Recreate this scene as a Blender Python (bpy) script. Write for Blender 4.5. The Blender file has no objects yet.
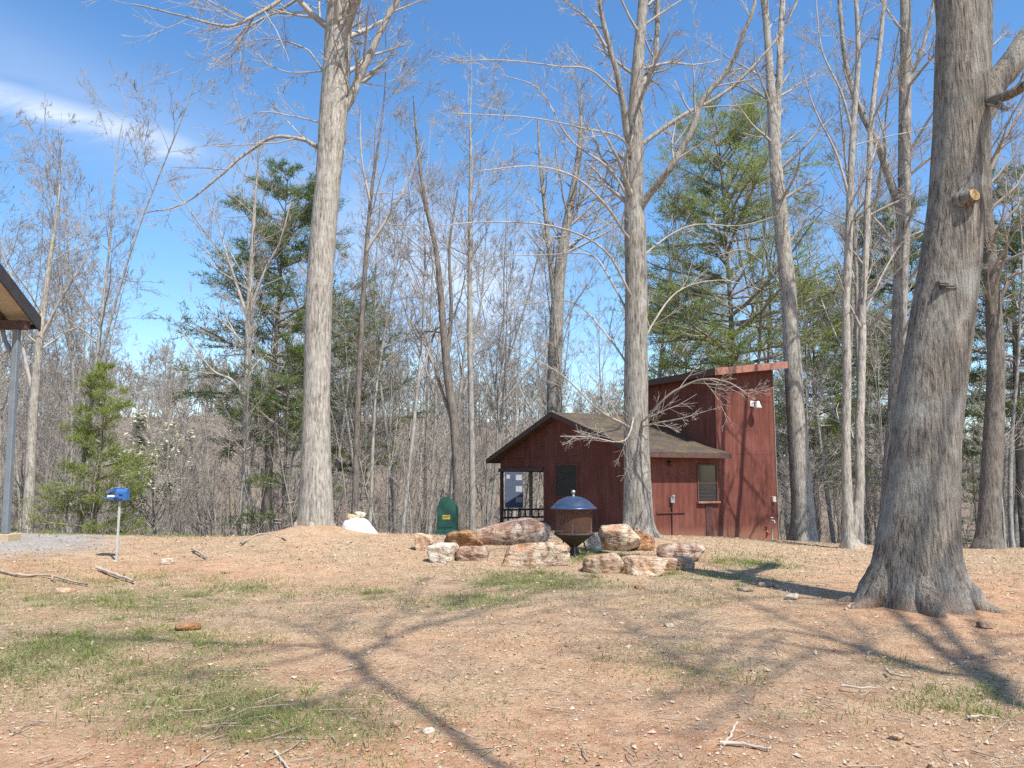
import bpy, bmesh, math, random
import numpy as np
from mathutils import Vector, Matrix

SC = bpy.context.scene
COL = SC.collection
R = math.radians
random.seed(7)

# ------------------------------------------------------------------ camera
F = 800.0
PITCH = math.atan((480 - 384) / F)
EYE = 1.5
cp, sp = math.cos(PITCH), math.sin(PITCH)

def at(px, py, D):
    """world point seen at pixel (px,py) whose distance along +Y is D"""
    u = px - 512.0
    v = 384.0 - py
    dy = F * cp - v * sp
    dz = F * sp + v * cp
    k = D / dy
    return np.array([u * k, D, EYE + dz * k])

def gp(px, py, z=0.1):
    u = px - 512.0
    v = 384.0 - py
    dy = F * cp - v * sp
    dz = F * sp + v * cp
    k = (z - EYE) / dz
    return np.array([u * k, dy * k])

cam = bpy.data.cameras.new('camera')
cam.sensor_width = 36.0
cam.lens = 36.0 * F / 1024.0
cam.clip_end = 3000
cam.clip_start = 0.05
camo = bpy.data.objects.new('camera', cam)
COL.objects.link(camo)
camo.location = (0, 0, EYE)
camo.rotation_euler = (math.pi / 2 + PITCH, 0, 0)
SC.camera = camo

# ------------------------------------------------------------------ numpy helpers
def unit(v):
    return v / np.maximum(np.linalg.norm(v, axis=-1, keepdims=True), 1e-9)

def smooth(a, b, x):
    t = np.clip((x - a) / (b - a), 0, 1)
    return t * t * (3 - 2 * t)

def wnoise(P, freq, seed, octaves=3, gain=.5, waves=9):
    g = np.random.default_rng(seed)
    out = np.zeros(len(P)); amp = 1.0; tot = 0
    for o in range(octaves):
        K = unit(g.normal(size=(waves, P.shape[1]))) * freq * g.uniform(.6, 1.5, (waves, 1))
        ph = g.uniform(0, 6.283, waves)
        out += amp * np.sin(P @ K.T + ph).mean(axis=1) * 2.2
        tot += amp
        amp *= gain; freq *= 2.1
    return out / tot

def make_mesh(name, V, faces, smooth_shade=True):
    """V (n,3); faces: list of int arrays (m,3) / (m,4)"""
    me = bpy.data.meshes.new(name)
    V = np.ascontiguousarray(V, dtype=np.float32)
    faces = [np.asarray(f, dtype=np.int32) for f in faces if len(f)]
    me.vertices.add(len(V))
    me.vertices.foreach_set('co', V.ravel())
    nl = sum(f.size for f in faces)
    npoly = sum(len(f) for f in faces)
    me.loops.add(nl)
    me.polygons.add(npoly)
    me.loops.foreach_set('vertex_index', np.concatenate([f.ravel() for f in faces]))
    st = []; off = 0
    for f in faces:
        st.append(off + np.arange(len(f), dtype=np.int32) * f.shape[1])
        off += f.size
    me.polygons.foreach_set('loop_start', np.concatenate(st).astype(np.int32))
    me.polygons.foreach_set('use_smooth', np.full(npoly, smooth_shade, dtype=bool))
    me.update(calc_edges=True)
    me.validate()
    return me

def link(name, me, mat, parent=None, loc=None):
    o = bpy.data.objects.new(name, me)
    COL.objects.link(o)
    if mat is not None and len(me.materials) == 0:
        me.materials.append(mat)
    if parent is not None:
        o.parent = parent
    if loc is not None:
        o.location = loc
    return o

def tag(o, label=None, cat=None, group=None, kind=None):
    if label: o['label'] = label
    if cat: o['category'] = cat
    if group: o['group'] = group
    if kind: o['kind'] = kind
    return o

def thing(name, label, cat, loc, rz=0, group=None):
    o = bpy.data.objects.new(name, None)
    COL.objects.link(o)
    o.location = tuple(loc); o.rotation_euler = (0, 0, rz)
    o.empty_display_size = .2
    return tag(o, label, cat, group)

def dup(root, loc, rz, scale=(1, 1, 1), label=None, group=None, tilt=(0, 0)):
    r = root.copy(); COL.objects.link(r)
    r.location = tuple(loc); r.rotation_euler = (tilt[0], tilt[1], rz); r.scale = scale
    if label: r['label'] = label
    if group: r['group'] = group
    for ch in list(root.children):
        c = ch.copy(); COL.objects.link(c); c.parent = r
    return r

# ---- small solid builder
class MB:
    def __init__(s):
        s.v = []; s.f4 = []; s.f3 = []
        s.n = 0
    def add(s, V, f4=(), f3=()):
        V = np.asarray(V, float).reshape(-1, 3)
        s.v.append(V)
        if len(f4): s.f4.append(np.asarray(f4, int).reshape(-1, 4) + s.n)
        if len(f3): s.f3.append(np.asarray(f3, int).reshape(-1, 3) + s.n)
        s.n += len(V)
    def hexa(s, c):
        """8 corners: bottom ring 0-3 ccw, top ring 4-7"""
        s.add(c, [(0, 3, 2, 1), (4, 5, 6, 7), (0, 1, 5, 4), (1, 2, 6, 5), (2, 3, 7, 6), (3, 0, 4, 7)])
    def box(s, x0, x1, y0, y1, z0, z1):
        s.hexa([(x0, y0, z0), (x1, y0, z0), (x1, y1, z0), (x0, y1, z0), (x0, y0, z1), (x1, y0, z1), (x1, y1, z1), (x0, y1, z1)])
    def prism(s, poly, d):
        """poly list of 3d points (planar), extruded by vector d"""
        p = np.asarray(poly, float); d = np.asarray(d, float)
        n = len(p)
        V = np.vstack([p, p + d])
        f4 = [(i, (i + 1) % n, n + (i + 1) % n, n + i) for i in range(n)]
        f3 = []
        for i in range(1, n - 1):
            f3.append((0, i + 1, i)); f3.append((n, n + i, n + i + 1))
        s.add(V, f4, f3)
    def tube(s, pts, rad, sides=8, cap=True):
        P = np.asarray(pts, float)[None]
        Rr = np.asarray(rad, float)
        if Rr.ndim == 0: Rr = np.full(P.shape[1], float(Rr))
        V, Fq = tubes(P, Rr[None], sides)
        k = P.shape[1]
        f3 = []
        if cap:
            V = np.vstack([V, P[0, :1], P[0, -1:]])
            a, b = k * sides, k * sides + 1
            for i in range(sides):
                j = (i + 1) % sides
                f3.append((a, j, i)); f3.append((b, (k - 1) * sides + i, (k - 1) * sides + j))
        s.add(V, Fq, f3)
    def lathe(s, prof, sides=24, c=(0, 0, 0)):
        pr = np.asarray(prof, float)
        th = np.arange(sides) / sides * 2 * math.pi
        V = np.stack([pr[:, 0:1] * np.cos(th), pr[:, 0:1] * np.sin(th), np.repeat(pr[:, 1:2], sides, 1)], -1).reshape(-1, 3) + np.asarray(c)
        f = []
        for i in range(len(pr) - 1):
            for j in range(sides):
                k = (j + 1) % sides
                f.append((i * sides + j, i * sides + k, (i + 1) * sides + k, (i + 1) * sides + j))
        s.add(V, f)
    def build(s, name, mat, parent=None, smooth_shade=False, loc=None, bevel=0):
        me = make_mesh(name, np.vstack(s.v), ([np.vstack(s.f4)] if s.f4 else []) + ([np.vstack(s.f3)] if s.f3 else []), smooth_shade)
        o = link(name, me, mat, parent, loc)
        if bevel:
            m = o.modifiers.new('bevel', 'BEVEL'); m.width = bevel; m.segments = 2; m.limit_method = 'ANGLE'
        return o

def tubes(P, Rr, sides):
    """P (n,k,3), Rr (n,k) -> verts, quads"""
    n, k, _ = P.shape
    T = np.empty_like(P)
    T[:, 1:-1] = P[:, 2:] - P[:, :-2]
    T[:, 0] = P[:, 1] - P[:, 0]
    T[:, -1] = P[:, -1] - P[:, -2]
    T = unit(T)
    main = unit(P[:, -1] - P[:, 0])
    ref = np.where(np.abs(main[:, 2:3]) > .8, np.array([[1., 0, 0]]), np.array([[0, 0, 1.]]))
    ref = np.repeat(ref[:, None], k, 1)
    A = unit(np.cross(T, ref)); B = np.cross(T, A)
    th = np.arange(sides) / sides * 2 * math.pi
    V = P[:, :, None] + Rr[:, :, None, None] * (A[:, :, None] * np.cos(th)[None, None, :, None] + B[:, :, None] * np.sin(th)[None, None, :, None])
    base = (np.arange(n) * k * sides)[:, None, None]
    i = np.arange(k - 1)[None, :, None]; j = np.arange(sides)[None, None, :]
    j2 = (j + 1) % sides
    q = np.stack([base + i * sides + j, base + (i + 1) * sides + j, base + (i + 1) * sides + j2, base + i * sides + j2], -1)
    return V.reshape(-1, 3), q.reshape(-1, 4)

def catmull(pts, n):
    p = np.asarray(pts, float)
    p = np.vstack([2 * p[0] - p[1], p, 2 * p[-1] - p[-2]])
    seg = len(p) - 3
    t = np.linspace(0, seg, n); i = np.minimum(t.astype(int), seg - 1); u = (t - i)[:, None]
    a, b, c, d = p[i], p[i + 1], p[i + 2], p[i + 3]
    return .5 * ((2 * b) + (-a + c) * u + (2 * a - 5 * b + 4 * c - d) * u ** 2 + (-a + 3 * b - 3 * c + d) * u ** 3)

# ------------------------------------------------------------------ materials
def nmat(name):
    m = bpy.data.materials.new(name); m.use_nodes = True
    nt = m.node_tree; nt.nodes.clear()
    out = nt.nodes.new('ShaderNodeOutputMaterial')
    b = nt.nodes.new('ShaderNodeBsdfPrincipled')
    nt.links.new(b.outputs[0], out.inputs[0])
    return m, nt, b

class NT:
    def __init__(s, nt): s.t = nt
    def n(s, typ, **kw):
        nd = s.t.nodes.new(typ)
        for k, v in kw.items(): setattr(nd, k, v)
        return nd
    def l(s, a, b): s.t.links.new(a, b)
    def coord(s, which='Object', scale=(1, 1, 1), rot=(0, 0, 0)):
        c = s.n('ShaderNodeTexCoord'); m = s.n('ShaderNodeMapping')
        m.inputs['Scale'].default_value = scale; m.inputs['Rotation'].default_value = rot
        s.l(c.outputs[which], m.inputs[0]); return m.outputs[0]
    def noise(s, vec, scale, detail=4, rough=.55, dist=0):
        n = s.n('ShaderNodeTexNoise'); n.inputs['Scale'].default_value = scale
        n.inputs['Detail'].default_value = detail; n.inputs['Roughness'].default_value = rough
        n.inputs['Distortion'].default_value = dist
        if vec is not None: s.l(vec, n.inputs['Vector'])
        return n.outputs['Fac']
    def ramp(s, fac, stops, interp='LINEAR'):
        r = s.n('ShaderNodeValToRGB'); cr = r.color_ramp; cr.interpolation = interp
        while len(cr.elements) < len(stops): cr.elements.new(.5)
        for e, (p, c) in zip(cr.elements, stops):
            e.position = p; e.color = (c[0], c[1], c[2], 1) if not isinstance(c, (int, float)) else (c, c, c, 1)
        if fac is not None: s.l(fac, r.inputs[0])
        return r.outputs[0]
    def mix(s, fac, a, b, blend='MIX'):
        m = s.n('ShaderNodeMix', data_type='RGBA', blend_type=blend)
        for sock, v in ((m.inputs[0], fac), (m.inputs[6], a), (m.inputs[7], b)):
            if isinstance(v, (int, float)): sock.default_value = v
            elif isinstance(v, tuple): sock.default_value = (*v, 1)
            else: s.l(v, sock)
        return m.outputs[2]
    def math(s, op, a, b=0.0, c=None, clamp=False):
        m = s.n('ShaderNodeMath', operation=op); m.use_clamp = clamp
        for i, v in enumerate((a, b) if c is None else (a, b, c)):
            if isinstance(v, (int, float)): m.inputs[i].default_value = v
            else: s.l(v, m.inputs[i])
        return m.outputs[0]
    def bump(s, h, strength, dist, bsdf, normal=None):
        b = s.n('ShaderNodeBump'); b.inputs['Strength'].default_value = strength; b.inputs['Distance'].default_value = dist
        s.l(h, b.inputs['Height'])
        if normal is not None: s.l(normal, b.inputs['Normal'])
        s.l(b.outputs[0], bsdf.inputs['Normal']); return b.outputs[0]

def plain(name, col, rough=.6, metal=0, var=.15, scale=12, bump=0):
    m, nt, b = nmat(name); N = NT(nt)
    v = N.coord()
    f = N.noise(v, scale, 5, .6)
    lo = tuple(c * (1 - var) for c in col); hi = tuple(min(1, c * (1 + var)) for c in col)
    N.l(N.ramp(f, [(.3, lo), (.7, hi)]), b.inputs['Base Color'])
    b.inputs['Roughness'].default_value = rough; b.inputs['Metallic'].default_value = metal
    if bump: N.bump(N.noise(v, scale * 5, 4), .5, bump, b)
    return m

def bark(name, dark, mid, light, fine=26, stretch=.11, lichen=.35, bumpd=.02, soil=0.0, patch=(.42, .42, .38)):
    m, nt, b = nmat(name); N = NT(nt)
    v = N.coord(scale=(1, 1, stretch))
    v2 = N.coord()
    ridge = N.noise(v, fine, 6, .66, .35)
    ridge2 = N.noise(v, fine * 2.7, 4, .6, .2)
    speck = N.noise(v2, 60, 4, .7)
    hgt = N.math('ADD', N.math('ADD', N.math('MULTIPLY', ridge, .62), N.math('MULTIPLY', ridge2, .28)), N.math('MULTIPLY', speck, .1))
    c1 = N.ramp(hgt, [(.385, dark), (.475, mid), (.60, light)])
    big = N.noise(v2, 1.6, 5, .65, .4)
    c2 = N.mix(N.math('MULTIPLY', N.ramp(big, [(.47, 0.0), (.66, 1.0)]), lichen), c1, patch)
    mott = N.noise(v2, 5, 5, .65)
    c2 = N.mix(.6, c2, N.ramp(mott, [(.3, (.36, .36, .36)), (.7, (.64, .64, .64))]), 'OVERLAY')
    if soil:
        sx = N.n('ShaderNodeSeparateXYZ'); N.l(v2, sx.inputs[0])
        nz = N.noise(v2, 7, 4)
        z = N.math('ADD', sx.outputs[2], N.math('MULTIPLY', N.math('SUBTRACT', nz, .5), -.9))
        k = N.ramp(N.math('MULTIPLY', N.math('SUBTRACT', soil, z), 3.0, clamp=True), [(0, 0.0), (1, .6)])
        c2 = N.mix(k, c2, (.30, .165, .085))
    N.l(c2, b.inputs['Base Color'])
    b.inputs['Roughness'].default_value = .92
    b.inputs['Specular IOR Level'].default_value = .2
    N.bump(hgt, 1.0, bumpd * 2.0, b)
    return m

M = {}
M['bark_oak'] = bark('oak_bark', (.05, .04, .032), (.19, .162, .13), (.345, .305, .25), 34, .085, .5, .03, soil=.22)
M['bark_pale'] = bark('pale_bark', (.10, .085, .068), (.275, .247, .208), (.45, .42, .365), 24, .16, .4, .014, soil=.22, patch=(.42, .395, .345))
M['bark_grey'] = bark('grey_bark', (.06, .05, .041), (.20, .178, .15), (.37, .345, .30), 24, .12, .5, .016, patch=(.40, .38, .335))
M['bark_dark'] = bark('dark_bark', (.05, .042, .035), (.13, .11, .09), (.22, .19, .16), 22, .14, .2, .016)
M['bark_wood'] = bark('woods_bark', (.14, .123, .104), (.27, .247, .216), (.40, .375, .335), 16, .2, .4, .012)
M['limb'] = plain('limb_bark', (.30, .27, .235), .9, 0, .35, 9, .004)
M['twig'] = plain('twig_bark', (.345, .31, .27), .9, 0, .3, 3)
M['twig_brown'] = plain('twig_brown', (.28, .243, .205), .9, 0, .3, 3)
M['cutwood'] = plain('cut_wood', (.40, .25, .12), .85, 0, .55, 22, .004)

def leafmat(name, cols, rough=.6, trans=.25):
    m, nt, b = nmat(name); N = NT(nt)
    g = N.n('ShaderNodeNewGeometry')
    c = N.ramp(g.outputs['Random Per Island'], [(i / max(1, len(cols) - 1), c) for i, c in enumerate(cols)])
    N.l(c, b.inputs['Base Color']); b.inputs['Roughness'].default_value = rough
    b.inputs['Specular IOR Level'].default_value = .25
    if trans:
        out = [n for n in nt.nodes if n.type == 'OUTPUT_MATERIAL'][0]
        t = N.n('ShaderNodeBsdfTranslucent'); N.l(c, t.inputs[0])
        mx = N.n('ShaderNodeMixShader'); mx.inputs[0].default_value = trans
        N.l(b.outputs[0], mx.inputs[1]); N.l(t.outputs[0], mx.inputs[2]); N.l(mx.outputs[0], out.inputs[0])
    return m
M['needle'] = leafmat('pine_needles', [(.085, .13, .04), (.165, .22, .065), (.12, .18, .05), (.23, .26, .10)], .55, .4)
M['needle_bright'] = leafmat('bright_pine_needles', [(.18, .24, .05), (.29, .35, .085), (.23, .30, .07), (.37, .38, .14)], .55, .5)
M['blossom'] = leafmat('dogwood_blossom', [(.62, .60, .48), (.75, .73, .62), (.55, .55, .40)], .7, .3)
M['litter'] = leafmat('dead_leaves', [(.42, .30, .195), (.52, .40, .28), (.29, .18, .11), (.56, .45, .33), (.37, .235, .15), (.47, .35, .235), (.52, .42, .32)], .85, .1)
M['grass'] = leafmat('grass_blades', [(.13, .18, .045), (.23, .26, .09), (.30, .29, .13), (.17, .21, .06), (.34, .31, .16)], .6, .35)
M['straw'] = leafmat('dry_grass', [(.42, .35, .21), (.52, .44, .28), (.34, .26, .15), (.27, .26, .12)], .8, .2)
M['gravel'] = leafmat('loose_gravel', [(.40, .29, .21), (.47, .36, .27), (.34, .22, .15), (.52, .43, .35), (.42, .27, .18)], .85, 0)

def rockmat(name, pale, rust, dark, bal):
    m, nt, b = nmat(name); N = NT(nt)
    v = N.coord()
    a = N.noise(v, 2.6, 6, .62, .6)
    c = N.ramp(a, [(bal - .09, rust), (bal + .0, tuple((p + q) / 2 for p, q in zip(pale, rust))), (bal + .07, pale)])
    d = N.noise(v, 9, 6, .7)
    c = N.mix(N.ramp(d, [(.38, .9), (.5, 0.0)]), c, dark)
    st_ = N.noise(N.coord(scale=(1, 1, 3.5), rot=(.3, .2, 0)), 4.5, 6, .65, .5)
    c = N.mix(.5, c, N.ramp(st_, [(.34, (.28, .26, .24)), (.6, (.62, .62, .62))]), 'OVERLAY')
    e = N.noise(v, 40, 4, .7)
    c = N.mix(.35, c, N.ramp(e, [(.3, (.35, .35, .35)), (.7, (.75, .75, .75))]), 'OVERLAY')
    N.l(c, b.inputs['Base Color']); b.inputs['Roughness'].default_value = .88
    h = N.math('ADD', N.math('ADD', N.math('MULTIPLY', d, .8), N.math('MULTIPLY', e, .25)), N.math('MULTIPLY', st_, 1.0))
    N.bump(h, 1.0, .07, b)
    return m
M['rock_pale'] = rockmat('pale_rock', (.62, .49, .355), (.45, .255, .135), (.18, .10, .055), .475)
M['rock_white'] = rockmat('white_rock', (.68, .61, .50), (.50, .36, .24), (.28, .18, .11), .43)
M['rock_rust'] = rockmat('rusty_rock', (.48, .32, .18), (.35, .155, .06), (.14, .08, .045), .52)
M['rock_pink'] = rockmat('pink_rock', (.58, .45, .345), (.30, .165, .105), (.13, .075, .05), .50)
M['rock_grey'] = rockmat('grey_rock', (.44, .38, .32), (.32, .23, .17), (.11, .09, .075), .52)

# ------------------------------------------------------------------ terrain
ctrl = []
for X in (-9, -5, -2, 0, 2, 5, 9):
    for Y in (-6, -2, 2, 4.2):
        ctrl.append((X, Y, 0.0))
for px, py, D in [(917, 607, 9), (512, 640, 7.4), (250, 640, 7.5), (780, 640, 7.4), (60, 640, 7.6), (1010, 640, 7.4),
                  (575, 557, 14), (470, 572, 12), (690, 575, 12.2), (400, 575, 12), (315, 531, 16.5), (357, 534, 16.8),
                  (116, 560, 14), (40, 534, 17.5), (170, 537, 17.5), (-30, 533, 15.5), (240, 537, 17.5), (447, 537, 18.2),
                  (540, 541, 18), (640, 537, 18.5), (655, 536, 22.8), (778, 540, 25.6), (803, 543, 26.5), (853, 551, 20),
                  (720, 548, 17.5), (1000, 549, 22), (1060, 549, 22), (1030, 570, 14), (1000, 605, 9.3), (830, 560, 15),
                  (-120, 560, 12), (1150, 560, 14)]:
    p = at(px, py, D); ctrl.append(tuple(p))
for X, Y, Z in [(-12, 22, -.3), (-6, 22, -.2), (-2, 22, -.05), (-12, 28, -1.2), (-5, 28, -1.0), (-.5, 33, -.75), (2, 31, -.45), (1, 26, -.15), (5, 28, -.3),
                (10, 28, -.8), (15, 27, -1.0), (16, 22, -.6), (-16, 16, .5), (-16, 22, 0), (0, 38, -2.2), (10, 38, -2.2), (-12, 38, -2.8), (16, 38, -2.2), (7, 32, -.9)]:
    ctrl.append((X, Y, Z))
ctrl = np.array(ctrl)
def _tps(r):
    return np.where(r > 1e-9, r * r * np.log(np.maximum(r, 1e-9)), 0)
_n = len(ctrl)
_K = _tps(np.linalg.norm(ctrl[:, None, :2] - ctrl[None, :, :2], axis=-1)) + np.eye(_n) * .6
_Pm = np.hstack([np.ones((_n, 1)), ctrl[:, :2]])
_A = np.block([[_K, _Pm], [_Pm.T, np.zeros((3, 3))]])
_w = np.linalg.solve(_A, np.concatenate([ctrl[:, 2], np.zeros(3)]))

def height(x, y):
    x = np.atleast_1d(np.asarray(x, float)); y = np.atleast_1d(np.asarray(y, float))
    xc = np.clip(x, -17, 17); yc = np.clip(y, -6, 38)
    out = np.zeros(len(x))
    for s in range(0, len(x), 20000):
        q = np.stack([xc[s:s + 20000], yc[s:s + 20000]], -1)
        r = np.linalg.norm(q[:, None] - ctrl[None, :, :2], axis=-1)
        out[s:s + 20000] = _tps(r) @ _w[:_n] + _w[_n] + q @ _w[_n + 1:]
    az = x / np.maximum(y, 20)
    hh = 13.5 - 9.0 * smooth(-.15, .45, az)
    far = -2.2 - 2.2 * smooth(36, 56, y) + (hh + 4) * smooth(60, 150, y) + 5 * smooth(150, 300, y)
    w = smooth(29, 40, y)
    side = smooth(15, 40, np.abs(x)) * (1 - w)
    return out * (1 - w) + far * w - side * .4

def hz(x, y): return float(height(x, y)[0])

# sample lines: dense near the camera, coarse far away
def axis(lo, hi, c, fine, grow, flat):
    pos = [c]; s = fine
    while pos[-1] < hi:
        if pos[-1] - c > flat: s *= grow
        pos.append(pos[-1] + s)
    neg = [c]; s = fine
    while neg[-1] > lo:
        if c - neg[-1] > flat: s *= grow
        neg.append(neg[-1] - s)
    return np.array(sorted(set(neg[1:] + pos)))
gx = axis(-420, 420, 0, .11, 1.045, 13)
gy = axis(-60, 620, 12, .10, 1.045, 9.5)
GX, GY = np.meshgrid(gx, gy)
gxf, gyf = GX.ravel(), GY.ravel()
XY = np.stack([gxf, gyf], -1)
gz = height(gxf, gyf)
near = 1 - smooth(24, 34, gyf)
gz = gz + near * (.016 * wnoise(XY, 3.2, 1, 3) + .022 * wnoise(XY, .9, 2, 2)) + (1 - near) * .15 * wnoise(XY, .35, 3, 2)
# soil heaped round the feet of the big trunks
def heap(px, py, D, rad, h):
    p = at(px, py, D); d2 = (gxf - p[0]) ** 2 + (gyf - p[1]) ** 2
    return h * np.exp(-d2 / rad ** 2)
gz += heap(315, 531, 16.4, .85, .17) + heap(917, 607, 9, .75, .05) + heap(638, 536, 18.5, .8, .06)
nyv, nxv = GX.shape
ii = (np.arange(nyv - 1)[:, None] * nxv + np.arange(nxv - 1)[None]).ravel()
gq = np.stack([ii, ii + 1, ii + 1 + nxv, ii + nxv], -1)
gme = make_mesh('ground', np.stack([gxf, gyf, gz], -1), [gq], True)

def blobs(x, y, lst):
    out = np.zeros(len(x))
    for px, py, rx, ry, a in lst:
        c = gp(px, py)
        out = np.maximum(out, a * np.exp(-(((x - c[0]) / rx) ** 2 + ((y - c[1]) / ry) ** 2)))
    return out
GRASS = [(110, 637, .9, .6, 1), (185, 645, .7, .5, .8), (120, 660, 1.3, 1.0, .6), (240, 698, .9, .5, .52), (320, 715, .5, .35, .45), (160, 690, .5, .4, .5), (60, 660, 1.1, .9, .55), (30, 600, 2.2, 2, .5),
         (150, 600, 2.0, 1.5, .35), (90, 590, 2.6, 1.6, .5), (330, 700, .9, .9, .4), (540, 585, 1.2, .9, .75), (590, 560, 1.0, 1, .7), (700, 580, 1.2, 1.2, .42), (640, 600, .9, .9, .32), (30, 543, 3.5, 1.2, .9),
         (690, 660, .6, .8, .28), (940, 690, .4, .4, .4), (920, 665, .5, .7, .3), (215, 690, .9, .6, .45), (800, 700, .4, .4, .2), (480, 600, .9, .7, .5), (380, 590, 1.2, 1, .35),
         (740, 560, 1.5, 1.2, .4), (1020, 610, .6, .5, .3)]
CLAY = [(40, 760, 1.8, .9, 1.2), (230, 758, 1.4, .6, 1.2), (430, 745, 1.5, .9, 1.1), (620, 735, 1.8, 1.1, .9), (330, 650, 1.2, 1.2, .45), (150, 575, 3, 1.4, .65), (990, 620, 1.6, 1.6, 1.2), (1000, 590, 2.2, 2.2, 1.1),
        (1000, 580, 2.5, 2, .85), (930, 640, 1.4, 1.0, .7), (320, 545, 2.2, 1.4, .7), (316, 531, 1.0, 1.0, 1.3), (860, 640, 1.2, .9, .45), (900, 730, .8, .6, .5), (560, 650, 1.6, 1.6, .35), (20, 720, .8, .6, .7), (760, 690, 1, .8, .4)]
GRAVEL = [(-40, 556, 3.0, 2.6, 1), (20, 548, 2.4, 1.6, .9)]
def zones(x, y):
    q = np.stack([x, y], -1)
    nz = 1 + .9 * wnoise(q, 2.1, 11, 4, .65)
    g = np.clip(blobs(x, y, GRASS) * nz + .10 * (nz - .6), 0, 1)
    c = np.clip(blobs(x, y, CLAY) * (1 + .5 * wnoise(q, 1.2, 12, 3)), 0, 1)
    gr = np.clip(blobs(x, y, GRAVEL), 0, 1)
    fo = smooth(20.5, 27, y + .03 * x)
    return g, c, fo, gr
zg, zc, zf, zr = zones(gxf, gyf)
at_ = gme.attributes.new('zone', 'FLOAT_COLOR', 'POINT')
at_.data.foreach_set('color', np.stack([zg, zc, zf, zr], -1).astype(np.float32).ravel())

m, nt, b = nmat('ground_soil'); N = NT(nt)
co = N.coord()
za = N.n('ShaderNodeAttribute', attribute_name='zone')
sep = N.n('ShaderNodeSeparateColor'); N.l(za.outputs['Color'], sep.inputs[0])
n1 = N.noise(co, .9, 6, .62); n2 = N.noise(co, 5, 6, .65); n3 = N.noise(co, 26, 6, .7); n4 = N.noise(co, 95, 4, .7)
straw = N.ramp(n3, [(.30, (.23, .135, .075)), (.44, (.42, .285, .175)), (.58, (.53, .395, .255)), (.75, (.62, .50, .355))])
clay = N.ramp(n2, [(.3, (.43, .18, .085)), (.5, (.57, .30, .165)), (.72, (.66, .43, .275))])
clay = N.mix(.4, clay, N.ramp(n4, [(.3, (.3, .3, .3)), (.7, (.72, .72, .72))]), 'OVERLAY')
mixf = N.math('ADD', N.math('MULTIPLY', sep.outputs[1], .9), N.math('MULTIPLY', N.math('SUBTRACT', n1, .42), 1.7), clamp=True)
mixf = N.math('MULTIPLY', mixf, N.ramp(n3, [(.4, 1.0), (.62, .35)]))
c = N.mix(mixf, straw, clay)
grasscol = N.ramp(n3, [(.3, (.10, .11, .035)), (.55, (.19, .20, .075)), (.75, (.33, .29, .15))])
gm = N.math('MULTIPLY', N.ramp(N.math('ADD', sep.outputs[0], N.math('MULTIPLY', N.math('SUBTRACT', n2, .5), 1.1)), [(.25, 0.0), (.75, 1.0)]), .75)
c = N.mix(gm, c, grasscol)
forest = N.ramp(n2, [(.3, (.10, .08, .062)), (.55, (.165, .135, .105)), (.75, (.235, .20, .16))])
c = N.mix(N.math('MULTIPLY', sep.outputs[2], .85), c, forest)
grav = N.ramp(n4, [(.3, (.22, .20, .185)), (.5, (.38, .35, .32)), (.7, (.5, .47, .43))])
c = N.mix(N.ramp(N.math('ADD', za.outputs['Alpha'], N.math('MULTIPLY', N.math('SUBTRACT', n2, .5), .8)), [(.35, 0.0), (.65, 1.0)]), c, grav)
mo = N.noise(co, 2.3, 8, .72, .4)
c = N.mix(.55, c, N.ramp(mo, [(.34, (.30, .29, .27)), (.5, (.5, .5, .5)), (.68, (.68, .68, .66))]), 'OVERLAY')
dk = N.noise(co, 14, 6, .75)
c = N.mix(N.ramp(dk, [(.36, .55), (.45, 0.0)]), c, (.15, .095, .06))
# pale chips and little stones
vo = N.n('ShaderNodeTexVoronoi'); vo.inputs['Scale'].default_value = 38
N.l(co, vo.inputs['Vector'])
vs = N.n('ShaderNodeSeparateColor'); N.l(vo.outputs['Color'], vs.inputs[0])
chip = N.math('MULTIPLY', N.math('GREATER_THAN', vs.outputs[0], .86), N.math('LESS_THAN', vo.outputs['Distance'], .36))
c = N.mix(N.math('MULTIPLY', chip, .75), c, N.ramp(vs.outputs[1], [(0, (.36, .24, .16)), (.5, (.52, .41, .31)), (1, (.27, .15, .09))]))
N.l(c, b.inputs['Base Color']); b.inputs['Roughness'].default_value = .95; b.inputs['Specular IOR Level'].default_value = .15
hh = N.math('ADD', N.math('ADD', N.math('MULTIPLY', n2, .8), N.math('MULTIPLY', n3, .7)), N.math('ADD', N.math('MULTIPLY', n4, .35), N.math('MULTIPLY', chip, .25)))
N.bump(hh, .95, .055, b)
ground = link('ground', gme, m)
tag(ground, 'reddish clay clearing with dry leaf litter and thin grass, falling away to wooded hill', 'ground', kind='structure')

# ------------------------------------------------------------------ tree growing
def walk(start, d, length, k, wob, trop, g):
    pts = [start]
    step = (length / k)[:, None]
    up = np.array([0, 0, 1.0])
    for i in range(k):
        d = unit(d + g.normal(0, wob, d.shape) + trop * up)
        pts.append(pts[-1] + d * step)
    return np.stack(pts, 1)

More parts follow.
